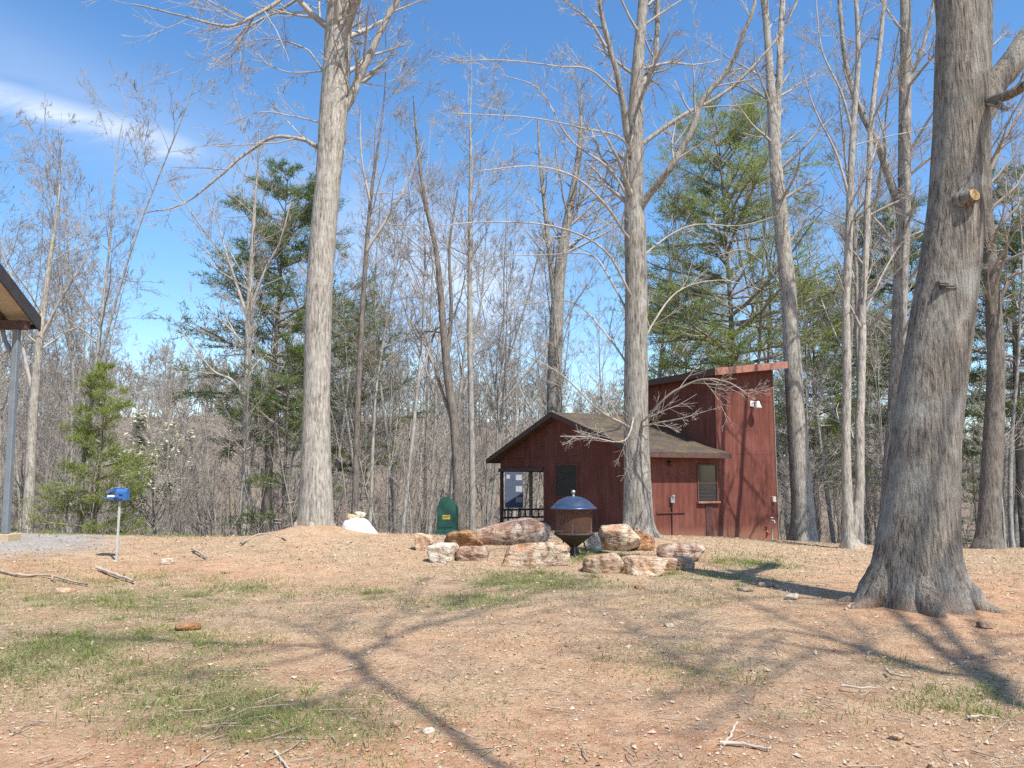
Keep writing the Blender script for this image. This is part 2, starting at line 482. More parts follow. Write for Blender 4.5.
def sprout(P, Rr, L, c, t0, t1, ang, ratio, k, wob, trop, g, rr=.55, rmin=.004, tip=.35, prof=.6, jitter=.3, updown=None):
    n, kk, _ = P.shape; kk -= 1
    idx = np.repeat(np.arange(n), c)
    t = g.uniform(t0, t1, n * c)
    f = np.minimum(t * kk, kk - 1e-4); i = f.astype(int); u = (f - i)[:, None]
    a = P[idx, i]; bb = P[idx, i + 1]
    pos = a + (bb - a) * u
    tan = unit(bb - a)
    r = Rr[idx, i] * (1 - u[:, 0]) + Rr[idx, i + 1] * u[:, 0]
    q = g.normal(size=tan.shape)
    if updown is not None: q[:, 2] *= updown
    q = unit(q - (q * tan).sum(-1, keepdims=True) * tan)
    an = g.normal(ang, .16, n * c)[:, None]
    d = tan * np.cos(an) + q * np.sin(an)
    ln = L[idx] * ratio * (1 - prof * t) * g.uniform(1 - jitter, 1 + jitter, n * c)
    Q = walk(pos, d, ln, k, wob, trop, g)
    r0 = np.maximum(r * rr, rmin)
    S = np.linspace(1, tip, k + 1)[None] * r0[:, None]
    return Q, np.maximum(S, rmin * .7), ln

def gather(lv):
    """lv: list of (P,R,sides)"""
    Vs = []; Fs = []; n = 0
    for P, Rr, s in lv:
        V, q = tubes(P, Rr, s)
        Vs.append(V); Fs.append(q + n); n += len(V)
    return np.vstack(Vs), np.vstack(Fs)

def twigs(src, g, dens=(6, 5, 4), rmin=.005, scale=1.0, trop=.03):
    """branching on top of given limbs: list of (P,R,L)"""
    lv = []
    for P, Rr, L in src:
        Q, S, l2 = sprout(P, Rr, L, dens[0], .15, 1, .72, .5 * scale, 5, .09, trop, g, .45, rmin * 1.25, .3)
        lv.append((Q, S, 4))
        Q3, S3, l3 = sprout(Q, S, l2, dens[1], .12, 1, .62, .6, 4, .09, trop, g, .5, rmin, .4)
        lv.append((Q3, S3, 3))
        if len(dens) > 2 and dens[2]:
            Q4, S4, l4 = sprout(Q3, S3, l3, dens[2], .1, .95, .6, .62, 2, .09, trop, g, .6, rmin * .8, .5)
            lv.append((Q4, S4, 3))
    return lv

def bare_tree(seed, H, r0, crown0, nb, spread, dens, lean=.02, rmin=.006, fork=0):
    """returns (trunk V,F), (crown V,F) of a bare broadleaf tree standing at the origin"""
    g = np.random.default_rng(seed)
    k = 16
    d0 = unit(np.array([[g.normal(0, lean), g.normal(0, lean), 1.0]]))
    P = walk(np.array([[0, 0, -.3]]), d0, np.array([H]), k, .035, .02, g)
    t = np.linspace(0, 1, k + 1)
    Rr = (r0 * (1 - .93 * t ** .9) * (1 + .55 * np.exp(-t * H / .45)))[None]
    stems = [(P, Rr, np.array([H]))]
    if fork:
        Q, S, L2 = sprout(P, Rr, np.array([H]), fork, crown0 * .8, crown0 + .2, .32, .75, 9, .05, .06, g, .8, .01, .15, .5)
        stems.append((Q, S, L2))
    tr = gather([(p, r, 9 if i == 0 else 7) for i, (p, r, l) in enumerate(stems)])
    lv = []; src = []
    for i, (p, r, l) in enumerate(stems):
        c = nb if i == 0 else nb // 2
        Q, S, L1 = sprout(p, r, l, c, crown0 if i == 0 else .25, .99, .85, spread, 7, .09, .055, g, .5, rmin * 2, .2, .62, .35)
        lv.append((Q, S, 5)); src.append((Q, S, L1))
    lv += twigs(src, g, dens, rmin, 1.0, .06)
    return tr, gather(lv)

def put_tree(name, label, cat, loc, tr, cr, bark_m, twig_m, rz=0, group=None):
    root = thing(name, label, cat, loc, rz, group)
    link('trunk', make_mesh('trunk', tr[0], [tr[1]]), bark_m, root)
    link('crown', make_mesh('crown', cr[0], [cr[1]]), twig_m, root)
    return root

# ---- hero trees: trunk traced as positions in space, own limbs, grown twigs
def hero(name, label, pts, D, bark_m, limbs=(), top=None, seed=1, flare=(.5, .45, 5, .25), nb=14, band=(.35, .99), spread=.2, dens=(6, 5, 3),
         rmin=.005, sides=28, ring=.12, twig_m=None, knob=.03, limb_m=None, cat='tree', depth_wob=.0, limb_dens=None, roots=0):
    """pts: (px,py,width_px[,dD]) from foot to the top of the picture; top: extra metres (dx,dy,dz,r)"""
    g = np.random.default_rng(seed)
    foot = at(pts[0][0], pts[0][1], D)
    base = np.array([foot[0], foot[1], hz(foot[0], foot[1])])
    P = []; W = []
    for q in pts:
        dd = q[3] if len(q) > 3 else 0
        p = at(q[0], q[1], D + dd); P.append(p - base); W.append(q[2] * (D + dd) / F / 2)
    P[0] = np.array([P[0][0], P[0][1], -.12])
    if top is None: top = [(.05, .05, 1.6, W[-1] * .5), (-.05, .1, 1.6, .008)]
    if top is not None:
        for dx, dy, dz, r in top:
            P.append(P[-1] + np.array([dx, dy, dz])); W.append(r)
    P = np.array(P); W = np.array(W)
    L = np.linalg.norm(np.diff(P, axis=0), axis=1).sum()
    n = int(L / ring) + 2
    C = catmull(P, n); Wc = catmull(np.stack([W, W * 0, W * 0], -1), n)[:, 0]
    Wc = np.maximum(Wc, .008)
    th = np.arange(sides) / sides * 2 * math.pi
    V, q = tubes(C[None], Wc[None], sides)
    V = V.reshape(n, sides, 3)
    h = C[:, 2] + .1
    fa, fh, fk, fl = flare
    fl_ = fa * np.exp(-np.maximum(h, 0) / fh)
    gl = np.random.default_rng(seed + 50)
    ph = gl.uniform(0, 6.28, 3)
    lob = fl * (np.cos(fk * th + ph[0]) + .5 * np.cos((fk - 2) * th + ph[1]) + .4 * np.cos((fk + 2) * th + ph[2]))
    fac = 1 + fl_[:, None] * (.8 + 1.6 * lob[None]) + fl_[:, None] * .35 * wnoise(V.reshape(-1, 3), 9, seed + 9, 3).reshape(n, sides)
    Pn = V.reshape(-1, 3)
    nz = (knob * wnoise(Pn, 2.2 / max(W[0], .1) * .35, seed, 3)).reshape(n, sides)
    fac = fac + nz
    V = C[:, None] + (V - C[:, None]) * fac[..., None]
    root = thing(name, label, cat, base)
    tips = np.vstack([V.reshape(-1, 3), C[-1:]])
    capf = np.array([[(n - 1) * sides + j, (n - 1) * sides + (j + 1) % sides, n * sides] for j in range(sides)])
    link('trunk', make_mesh('trunk', tips, [q, capf]), bark_m, root)
    for k in range(roots):
        a = k / max(1, roots) * 6.283 + gl.uniform(-.4, .4)
        dv = np.array([math.cos(a), math.sin(a), 0]); R0 = W[0]
        ln = R0 * gl.uniform(1.45, 2.0); bend = np.array([-math.sin(a), math.cos(a), 0]) * gl.normal(0, R0 * .35)
        c0_ = np.array([C[0][0], C[0][1], 0])
        q_ = [c0_ + dv * R0 * .58 + np.array([0, 0, R0 * 1.25]), c0_ + dv * R0 * .92 + np.array([0, 0, R0 * .45]), c0_ + dv * (R0 * 1.22) + bend * .4 + np.array([0, 0, R0 * .06]), c0_ + dv * ln + bend + np.array([0, 0, -R0 * .10])]
        rc = catmull(q_, 16); rr_ = np.interp(np.linspace(0, 1, 16), [0, .4, .75, 1], [R0 * .12, R0 * .26, R0 * .17, R0 * .06])
        Vr, qr = tubes(rc[None], rr_[None], 14)
        Vr = Vr + unit(Vr - np.repeat(rc, 14, 0)) * (rr_.repeat(14) * .22 * wnoise(Vr, 12, seed + k, 3))[:, None]
        link('root', make_mesh('root', Vr, [qr]), bark_m, root)
    src = []
    lv = []
    for lb in limbs:
        # (list of (px,py,dD), width_start_px, width_end_px, twigscale)
        lp = np.array([at(a[0], a[1], D + (a[2] if len(a) > 2 else 0)) - base for a in lb[0]])
        # start inside the trunk
        j = np.argmin(np.linalg.norm(C - lp[0], axis=1))
        lp = np.vstack([C[j], lp[1:]]) if np.linalg.norm(C[j] - lp[0]) < Wc[j] * 2.2 else lp
        kk = max(10, len(lp) * 4)
        lc = catmull(lp, kk)
        lc[1:] += np.cumsum(g.normal(0, .012, (kk - 1, 3)), axis=0) * min(1, lb[1] / 8)
        rr = np.linspace(lb[1], lb[2], kk) * D / F / 2
        rr[:3] *= np.array([1.35, 1.15, 1.04])
        ln = np.linalg.norm(np.diff(lc, axis=0), axis=1).sum()
        if lb[1] >= 5:
            V2, q2 = tubes(lc[None], rr[None], 12)
            link('limb', make_mesh('limb', V2, [q2]), limb_m or bark_m, root)
        else:
            lv.append((lc[None], rr[None], 7))
        src.append((lc[None], rr[None], np.array([ln * (lb[3] if len(lb) > 3 else 1)])))
    ld = limb_dens or (dens[0] + 3, dens[1], dens[2])
    lv += twigs(src, g, ld, rmin) if src else []
    if nb:
        Q, S, L1 = sprout(C[None, ::3], Wc[None, ::3], np.array([L]), nb, band[0], band[1], .95, spread, 8, .09, .04, g, .3, rmin * 2, .18, .5, .4)
        lv.append((Q, S, 5))
        lv += twigs([(Q, S, L1)], g, dens, rmin)
    cv, cf = gather(lv)
    link('crown', make_mesh('crown', cv, [cf]), twig_m or M['twig'], root)
    return root, base, C, Wc

hero('thick_tree', 'tall thick straight grey tree with mulch at its foot, beside the white sack',
     [(314, 533, 34), (316, 505, 33), (316, 450, 29.5), (317, 378, 26.5), (320, 279, 27), (328, 180, 26), (333, 120, 29), (337, 60, 28), (341, 0, 27)], 16.5, M['bark_pale'],
     limbs=[([(338, 122), (351, 95), (358, 78), (373, 43), (395, 0), (420, -50), (450, -120)], 11, 3, .5),
            ([(322, 155), (312, 144), (303, 139), (276, 137), (248, 152), (225, 172), (201, 191), (178, 205), (147, 211)], 5, 1.2, .8),
            ([(340, -90, 0), (310, -40, -.5), (280, 0, -1), (256, 16, -1.2), (233, 27, -1.4), (198, 20, -1.6), (139, 6, -2)], 5.5, 1.2, .8),
            ([(340, -60, 0), (295, 0, .2), (252, 27, .3), (237, 51, .4), (221, 64, .4)], 4, 1, .7),
            ([(325, 92), (315, 60), (302, 48), (270, 40), (235, 45)], 2.6, .8, .7), ([(326, 125), (300, 118), (262, 112), (225, 125)], 2, .6, .6),
            ([(325, 70), (290, 72), (255, 60), (215, 68)], 1.8, .6, .6),
            ([(338, 130), (343, 145), (346, 165)], 2, .8, .5)],
     top=[(.3, .2, 3, .26), (-.2, .2, 3.5, .17), (.2, 0, 3, .06)], seed=21, roots=5, flare=(.32, .22, 5, .3), nb=26, band=(.60, .99), spread=.17, dens=(6, 5, 3), knob=.035)

_, T2B, T2C, T2W = hero('forked_tree', 'many limbed grey tree in front of the red shed, trunk covering its corner',
     [(638, 536, 31), (638, 510, 29), (637, 470, 26.5), (636, 420, 25), (636, 350, 23.5), (636, 280, 22.5), (635, 230, 22), (634, 200, 19), (635, 150, 17), (636, 100, 15), (639, 50, 12), (643, 0, 10)], 18.5, M['bark_grey'],
     limbs=[([(636, 215), (655, 188, -.3), (669, 168, -.5), (687, 133, -.6), (700, 101, -.7), (729, 66, -.8), (748, 19, -1), (760, -20, -1)], 8.5, 3, .5),
            ([(636, 155), (646, 142, .3), (682, 116, .8), (729, 90, 1.2), (776, 42, 1.6), (800, 0, 2), (815, -40, 2)], 5.6, 2, .6),
            ([(635, 175), (627, 146, -.2), (618, 94, -.6), (606, 47, -.8), (594, 0, -1), (588, -60, -1)], 8, 3.5, .5),
            ([(636, 105), (644, 80, .2), (653, 61, .3), (656, 0, .5), (662, -60, .5)], 8, 4, .5),
            ([(634, 160), (619, 137, -.5), (587, 129, -1), (529, 117, -1.6), (451, 113, -2)], 2.6, .7, .6),
            ([(634, 245), (625, 234, -.3), (603, 203, -1), (572, 176, -1.4), (533, 166, -1.8), (478, 170, -2.2)], 3.6, .8, .6),
            ([(634, 305), (627, 289, -.3), (603, 250, -.7), (556, 228, -1), (494, 223, -1.3), (440, 226, -1.5)], 3.2, .8, .6),
            ([(634, 330), (610, 280, .2), (590, 255, .4), (545, 255, .7), (490, 256, .9)], 2.6, .7, .6),
            ([(638, 430), (652, 424, -.6), (679, 419, -1.2), (706, 411, -1.6)], 2.4, .7, .8),
            ([(638, 425), (650, 415, -.6), (669, 394, -1.2), (700, 379, -1.6), (726, 380, -2), (749, 392, -2.2)], 2.6, .7, .8),
            ([(634, 435), (624, 424, -.4), (599, 409, -.9), (558, 371, -1.4), (505, 346, -1.8)], 2.8, .8, .7),
            ([(634, 380), (615, 345, .3), (585, 310, .8), (560, 300, 1.2), (520, 305, 1.5)], 2.4, .7, .7),
            ([(637, 360), (655, 320, .3), (680, 290, .7), (720, 280, 1.1), (760, 290, 1.5)], 2.4, .7, .7),
            ([(635, 270), (650, 250, .2), (690, 225, .5), (740, 225, .8), (780, 215, 1)], 2.4, .7, .7),
            ([(634, 210), (610, 170), (570, 140), (540, 90), (500, 75)], 3, .8, .6),
            ([(618, 94, -.6), (590, 70, -1), (560, 66, -1.2), (500, 60, -1.5), (450, 62, -1.7)], 2.2, .7, .6),
            ([(606, 47, -.8), (590, 20, -1), (570, 5, -1.2), (545, -20, -1.4)], 3, 1, .7),
            ([(636, 410), (625, 440, -.9), (590, 437, -1.5), (560, 436, -1.9)], 1.8, .6, .7)],
     top=[(.1, .2, 2.5, .1), (.2, 0, 3, .04)], seed=33, roots=7, flare=(.55, .22, 5, .6), nb=16, band=(.5, .99), spread=.18, dens=(6, 5, 3), knob=.04, ring=.1)

T3, T3B, T3C, T3W = hero('oak_tree', 'massive furrowed trunk with a sawn stub, nearest tree on the right',
     [(918, 607, 88), (918, 585, 84), (918, 544, 77), (922, 490, 70), (927, 430, 65.5), (935, 370, 63), (943, 314, 60), (951, 255, 57), (957, 200, 54.5), (961, 140, 54), (962, 95, 53), (961, 50, 49), (960, 0, 48)], 9.0, M['bark_oak'],
     limbs=[([(968, 150), (985, 100, .1), (1005, 68, .2), (1035, 28, .3), (1070, -20, .4), (1110, -90, .5)], 31, 20, .35),
            ([(975, 112), (990, 100, -.3), (1010, 90, -.6), (1045, 74, -.9), (1090, 60, -1.1)], 13, 6, .45)],
     top=[(-.1, .1, 1.5, .27), (.2, .2, 2.5, .22), (-.2, .3, 3, .14), (.1, .1, 3, .05)], seed=45, roots=7, flare=(.34, .26, 6, .5), nb=14, band=(.84, .99), spread=.24, dens=(6, 5, 3), sides=72, ring=.045, knob=.035, rmin=.005)

# sawn stub, knot and bracket on the oak
def stub(px, py, dirv, ln, r, parent, base, D, bark_m):
    p = at(px, py, D) - base
    d = unit(np.array(dirv, float))
    mb = MB(); mb.tube([p - d * .22, p - d * .06, p + d * ln * .3, p + d * ln * .7, p + d * ln], [r * 2.0, r * 1.55, r * 1.2, r * 1.12, r * 1.0], 20, cap=False)
    o = mb.build('branch_stub', bark_m, parent, True)
    m2 = MB(); m2.tube([p + d * (ln - .012), p + d * (ln + .004)], [r * .93, r * .88], 20)
    m2.build('cut_face', M['cutwood'], o)
stub(966, 199, (.30, -1, .10), .12, .078, T3, T3B, 9 - .30, M['bark_oak'])
mb = MB()
pk = at(945, 286, 9 - .27) - T3B
for i, (dx, dz, w) in enumerate([(-.03, .02, .10), (.0, -.005, .15), (.04, -.035, .12)]):
    mb.hexa([(pk[0] + dx - w / 2, pk[1] - .05, pk[2] + dz), (pk[0] + dx + w / 2, pk[1] - .07, pk[2] + dz - .012), (pk[0] + dx + w / 2, pk[1] + .12, pk[2] + dz), (pk[0] + dx - w / 2, pk[1] + .12, pk[2] + dz + .01),
             (pk[0] + dx - w / 2, pk[1] - .04, pk[2] + dz + .035), (pk[0] + dx + w / 2, pk[1] - .06, pk[2] + dz + .025), (pk[0] + dx + w / 2, pk[1] + .12, pk[2] + dz + .04), (pk[0] + dx - w / 2, pk[1] + .12, pk[2] + dz + .045)])
mb.build('bark_scar', M['bark_dark'], T3, bevel=.008)

hero('straight_tree', 'pale straight tree rising just behind the tower of the red shed',
     [(804, 542, 24), (803, 510, 22), (800, 470, 20), (795, 400, 18), (789, 300, 16), (783, 240, 15), (778, 190, 14), (774, 140, 12), (769, 60, 8), (764, 0, 7)], 26.8, M['bark_pale'],
     limbs=[([(775, 150), (778, 110, .2), (781, 60, .3), (784, 0, .5), (790, -60, .5)], 9, 5, .35), ([(788, 300), (770, 270), (745, 250), (720, 255)], 2.5, .8, .8),
            ([(790, 250), (810, 215), (835, 200)], 2.2, .8, .8)],
     top=[(-.2, .2, 3, .1), (.1, 0, 3, .04)], seed=51, nb=20, band=(.5, .99), spread=.16, dens=(6, 5, 3), rmin=.006, sides=18)

hero('twin_stem_tree', 'slim white tree with two stems from one root, left of the massive trunk',
     [(852, 551, 20), (849, 530, 12), (846, 450, 9), (847, 380, 8.5), (846, 310, 8), (848, 265, 8), (850, 200, 7), (853, 130, 6), (858, 60, 5), (856, 0, 4)], 21, M['bark_pale'],
     limbs=[([(853, 545), (857, 500), (858, 450), (861, 360, .2), (863, 300, .3), (866, 240, .4), (868, 180, .5), (872, 110, .6), (882, 40, .7), (890, -40, .8)], 10, 4, .3),
            ([(862, 320, .3), (885, 270, .4), (905, 240, .5), (925, 230, .6)], 2.5, .8, .7), ([(850, 200), (835, 150), (815, 110), (800, 60)], 3, 1, .6),
            ([(853, 130), (840, 90), (822, 50), (815, 0)], 3, 1.2, .6)],
     top=[(0, .1, 2, .04), (.1, 0, 2, .02)], seed=61, flare=(.9, .25, 4, .35), nb=16, band=(.45, .99), spread=.15, dens=(6, 5, 3), sides=16)

hero('leaning_limb_tree', 'grey tree seen partly behind the massive trunk, with a limb bent to the left',
     [(886, 546, 16), (890, 480, 15), (896, 400, 14.5), (900, 300, 14), (904, 200, 13), (905, 100, 12), (905, 0, 10)], 24, M['bark_grey'],
     limbs=[([(903, 225), (897, 200), (880, 150), (862, 115), (852, 90), (845, 50), (840, -10)], 9, 4, .5), ([(905, 90), (918, 60), (930, 20), (938, -30)], 5, 2, .5),
            ([(902, 260), (885, 230), (872, 215), (860, 190)], 4, 1, .5)],
     top=[(0, .1, 3, .08), (.1, 0, 3, .03)], seed=71, nb=16, band=(.45, .99), spread=.16, dens=(6, 5, 3), sides=16)

hero('dark_tree', 'dark barked tree on the far right behind the massive trunk',
     [(987, 548, 23), (989, 520, 20), (992, 460, 19), (996, 372, 16.5), (993, 300, 14.5), (990, 257, 13), (986, 200, 12), (985, 100, 11), (988, 0, 9)], 21.5, M['bark_dark'],
     limbs=[([(994, 320), (1004, 290), (1012, 276), (1030, 270)], 5, 2, .5), ([(988, 180), (1005, 140), (1020, 110), (1040, 60)], 4, 1.5, .5)],
     top=[(0, .1, 3, .08), (.1, 0, 3, .03)], seed=81, nb=18, band=(.35, .99), spread=.15, dens=(6, 5, 3), sides=16, twig_m=M['twig_brown'])

hero('leaning_tree', 'dark slender tree leaning left, rising behind the green box',
     [(459, 534, 11), (458, 500, 10), (455, 430, 9), (447, 370, 8), (441, 300, 6.5), (436, 250, 5), (425, 200, 4)], 28, M['bark_dark'],
     limbs=[([(456, 430), (440, 385, .3), (425, 345, .4), (410, 320, .5)], 4, 1, .8), ([(447, 365), (452, 310), (450, 250), (458, 190)], 5, 1.5, .7)],
     top=[(-.3, .1, 2, .05), (-.2, 0, 2, .02)], seed=91, nb=14, band=(.4, .99), spread=.18, dens=(6, 5, 3), sides=12, twig_m=M['twig_brown'])
hero('slender_tree', 'very thin upright grey tree between the green box and the shed roof',
     [(473, 536, 7), (472, 450, 6), (470, 350, 5.5), (470, 250, 5), (471, 160, 3.5), (470, 120, 2)], 31, M['bark_wood'], seed=92, nb=20, band=(.4, .99), spread=.17, dens=(6, 5, 3), sides=10, rmin=.006)
hero('stout_woods_tree', 'stout grey tree with upright forks rising behind the shed roof ridge',
     [(553, 525, 17), (554, 400, 14.5), (556, 330, 13.5), (560, 270, 12), (566, 230, 10), (573, 190, 7), (580, 140, 4)], 37, M['bark_grey'],
     limbs=[([(556, 320), (551, 270), (546, 220), (540, 170), (537, 120)], 7, 2, .5), ([(560, 280), (568, 230), (585, 190), (596, 150)], 5, 2, .6)], seed=93, nb=22, band=(.4, .99), spread=.2, dens=(6, 5, 3), sides=12, rmin=.007)
hero('branching_tree', 'pale grey tree with spreading bare limbs in front of the dark pine',
     [(246, 540, 10), (246, 500, 9), (247, 420, 8), (248, 350, 7), (250, 290, 6), (253, 240, 4.5), (255, 200, 3)], 29.5, M['bark_pale'],
     limbs=[([(247, 400), (232, 380), (215, 372), (195, 350), (180, 330)], 4, 1, .8), ([(249, 320), (235, 280), (225, 250), (215, 215)], 3.5, 1, .8), ([(249, 310), (265, 270), (280, 240), (290, 200)], 3.5, 1, .8)],
     seed=94, nb=22, band=(.3, .99), spread=.22, dens=(6, 5, 3), sides=12)
hero('thin_dark_tree', 'thin dark tree with a spreading top just right of the thick straight trunk',
     [(354, 530, 7), (356, 470, 6.5), (358, 400, 5.8), (363, 300, 5), (368, 230, 4.2), (373, 180, 3.2), (383, 110, 1.6)], 27, M['bark_dark'],
     limbs=[([(366, 250), (390, 215), (410, 180), (425, 140)], 3.5, 1, .8), ([(370, 200), (362, 160), (360, 110)], 3, 1, .8)], seed=95, nb=22, band=(.4, .99), spread=.22, dens=(6, 5, 3), sides=12)
hero('pale_woods_tree', 'pale leaning tree at the edge of the gravel, right of the shelter post',
     [(27, 536, 11), (30, 480, 10), (34, 400, 8.5), (42, 320, 7), (50, 260, 4.5), (55, 225, 3)], 27, M['bark_pale'],
     limbs=[([(34, 400), (22, 340), (15, 290), (0, 250)], 4, 1, .7), ([(40, 340), (60, 300), (80, 270), (90, 250)], 3.5, 1, .7)], seed=96, nb=20, band=(.3, .99), spread=.2, dens=(6, 5, 3), sides=12)

# ---- pines
def pine(seed, H, r0, crown0, maxlen, nwh, per, needle_len=.15, up=.05, gaps=.2, top_pow=1.0, blades=8, tuft=4, ntw=9, twl=.42):
    g = np.random.default_rng(seed)
    k = 14
    P = walk(np.array([[0, 0, -.3]]), np.array([[g.normal(0, .01), g.normal(0, .01), 1.0]]), np.array([H]), k, .012, .02, g)
    t = np.linspace(0, 1, k + 1)
    Rr = (r0 * (1 - .95 * t) * (1 + .35 * np.exp(-t * H / .4)))[None]
    tr = gather([(P, np.maximum(Rr, .01), 10)])
    hs = np.concatenate([np.full(per, x) for x in np.linspace(crown0, .985, nwh)]) + g.normal(0, .008, nwh * per)
    keep = g.random(len(hs)) > gaps
    hs = np.clip(hs[keep], crown0, .985); n = len(hs)
    f = hs * k; i = np.minimum(f.astype(int), k - 1); u = (f - i)[:, None]
    pos = P[0, i] + (P[0, i + 1] - P[0, i]) * u
    az = g.uniform(0, 6.283, n)
    s = (hs - crown0) / (1 - crown0)
    prof = np.minimum(1, .5 + s * 2.5) * (1 - s) ** top_pow + .08
    el = -.05 + .55 * s + g.normal(0, .12, n)
    d = np.stack([np.cos(az) * np.cos(el), np.sin(az) * np.cos(el), np.sin(el)], -1)
    L = maxlen * prof * g.uniform(.6, 1.15, n)
    B = walk(pos, d, L, 6, .07, up, g)
    BR = np.linspace(1, .2, 7)[None] * (L * .014 + .008)[:, None]
    Q, S, l2 = sprout(B, BR, L, ntw, .22, 1, .8, twl, 3, .10, .05, g, .5, .005, .4, .45, .4, updown=.28)
    kt = g.random(len(Q)) < np.clip(np.repeat(L, ntw) / (.55 * maxlen), .18, 1)
    Q, S, l2 = Q[kt], S[kt], l2[kt]
    br = gather([(B, BR, 5), (Q, S, 3)])
    pts = []; dirs = []
    for c in range(tuft):
        w = (c + .75) / (tuft + .2)
        f = w * 3; i = min(int(f), 2); u = f - i
        pts.append(Q[:, i] + (Q[:, i + 1] - Q[:, i]) * u); dirs.append(unit(Q[:, i + 1] - Q[:, i]))
    pts = np.vstack(pts); dirs = np.vstack(dirs)
    nt_ = len(pts)
    bp = np.repeat(pts, blades, 0); bd = np.repeat(dirs, blades, 0)
    nn = len(bp)
    dd = unit(bd * .7 + g.normal(0, .5, (nn, 3)) + np.array([0, 0, .15]))
    ln = needle_len * g.uniform(.7, 1.4, (nn, 1))
    side = unit(np.cross(dd, g.normal(size=(nn, 3)))) * (needle_len * .085)
    bp = bp + g.normal(0, needle_len * .55, (nn, 3)) * np.array([1, 1, .5])
    V = np.stack([bp - side, bp + side, bp + dd * ln + side * .25, bp + dd * ln - side * .25], 1).reshape(-1, 3)
    q = np.arange(nn * 4).reshape(-1, 4)
    return tr, br, (V, q)

def put_pine(name, label, loc, data, bark_m, needle_m, rz=0, group=None):
    tr, br, nd = data
    root = thing(name, label, 'pine tree', loc, rz, group)
    link('trunk', make_mesh('trunk', tr[0], [tr[1]]), bark_m, root)
    cr = link('crown', make_mesh('crown', nd[0], [nd[1]], False), needle_m, root)
    link('branches', make_mesh('branches', br[0], [br[1]]), M['twig_brown'], root)
    return root

def ground_at(px, D):
    p = at(px, 500, D); return (p[0], p[1], hz(p[0], p[1]))

pA = pine(301, 17.0, .22, .36, 4.7, 18, 5, .17, .03, .08, .5, 7, 6, 15)
pB = pine(302, 20.5, .24, .34, 6.3, 21, 5, .17, .03, .18, .35, 7, 6, 17)
pC = pine(303, 6.6, .07, .06, 2.0, 16, 5, .12, .05, .15, .65, 7, 5, 11)
pD = pine(304, 9.0, .10, .10, 2.6, 13, 4, .14, .05, .3, .55, 6, 5, 11)
put_pine('pine_tree', 'tall dark green pine showing left of the thick straight trunk', ground_at(268, 34), pA, M['bark_dark'], M['needle'], 1.0)
big = put_pine('pine_tree', 'tall light green pine towering behind the tower of the red shed', ground_at(742, 36), pB, M['bark_dark'], M['needle_bright'], .4)
put_pine('pine_tree', 'small bright green pine standing behind the blue mailbox', ground_at(97, 27), pC, M['bark_dark'], M['needle_bright'], .2)
put_pine('pine_tree', 'bushy young pine half hidden by the left edge of the thick trunk', ground_at(284, 29), pD, M['bark_dark'], M['needle'], 2.2)
def pcopy(src, px, D, rz, s, label, group=None):
    return dup(src, ground_at(px, D), rz, (s, s, s), label, group)
pineA = [o for o in bpy.data.objects if o.get('label', '').startswith('tall dark green pine')][0]
pineD = [o for o in bpy.data.objects if o.get('label', '').startswith('bushy young pine')][0]
pcopy(pineA, 352, 46, 3.3, .92, 'dim green pine deep in the woods between the thick trunk and the green box')
pcopy(big, 690, 52, 2.0, .9, 'green pine far behind the forked tree and the shed tower')
pcopy(pineA, 926, 38, 4.2, 1.05, 'dark pine whose sprays show on both sides of the massive trunk')
pcopy(pineA, 1022, 33, .3, .95, 'pine with green sprays at the right border, beyond the dark barked tree')
pcopy(big, 868, 56, 5.1, .85, 'far pine showing between the twin stemmed white tree and the massive trunk')
pcopy(big, 815, 46, 3.6, .8, 'green pine filling the gap between the tower and the twin stemmed white tree')
pcopy(pineD, 975, 44, 1.1, .8, 'low young pine in the shade to the right of the massive trunk')
pcopy(pineD, 690, 30, .9, .62, 'little pine whose top shows over the shed roof beside the tower')
pcopy(pineD, 30, 48, 2.9, .7, 'low dim pine far back between shelter post and small bright pine')

# ---- dogwood in blossom
g = np.random.default_rng(400)
tr, cr = bare_tree(401, 5.0, .07, .25, 22, .52, (6, 4, 0), .06, .005)
loc = ground_at(158, 30)
root = put_tree('dogwood_tree', 'small dogwood with flat white blossom sprays beside the small bright pine', 'tree', loc, tr, cr, M['bark_wood'], M['twig'])
idx = g.choice(len(cr[0]), 7500)
pp = cr[0][idx]; pp = pp[(pp[:, 2] > 2.0) & (np.linalg.norm(pp[:, :2], axis=1) > .4)]
pp = pp + g.normal(0, .06, pp.shape)
n = len(pp)
a1 = unit(np.stack([g.normal(size=n), g.normal(size=n), g.normal(0, .35, n)], -1)); a2 = unit(np.cross(a1, np.array([0, 0, 1.]) + g.normal(0, .35, (n, 3))))
s_ = g.uniform(.035, .075, (n, 1))
V = np.stack([pp - a1 * s_, pp - a2 * s_, pp + a1 * s_, pp + a2 * s_], 1).reshape(-1, 3)
link('blossom', make_mesh('blossom', V, [np.arange(n * 4).reshape(-1, 4)], False), M['blossom'], root)

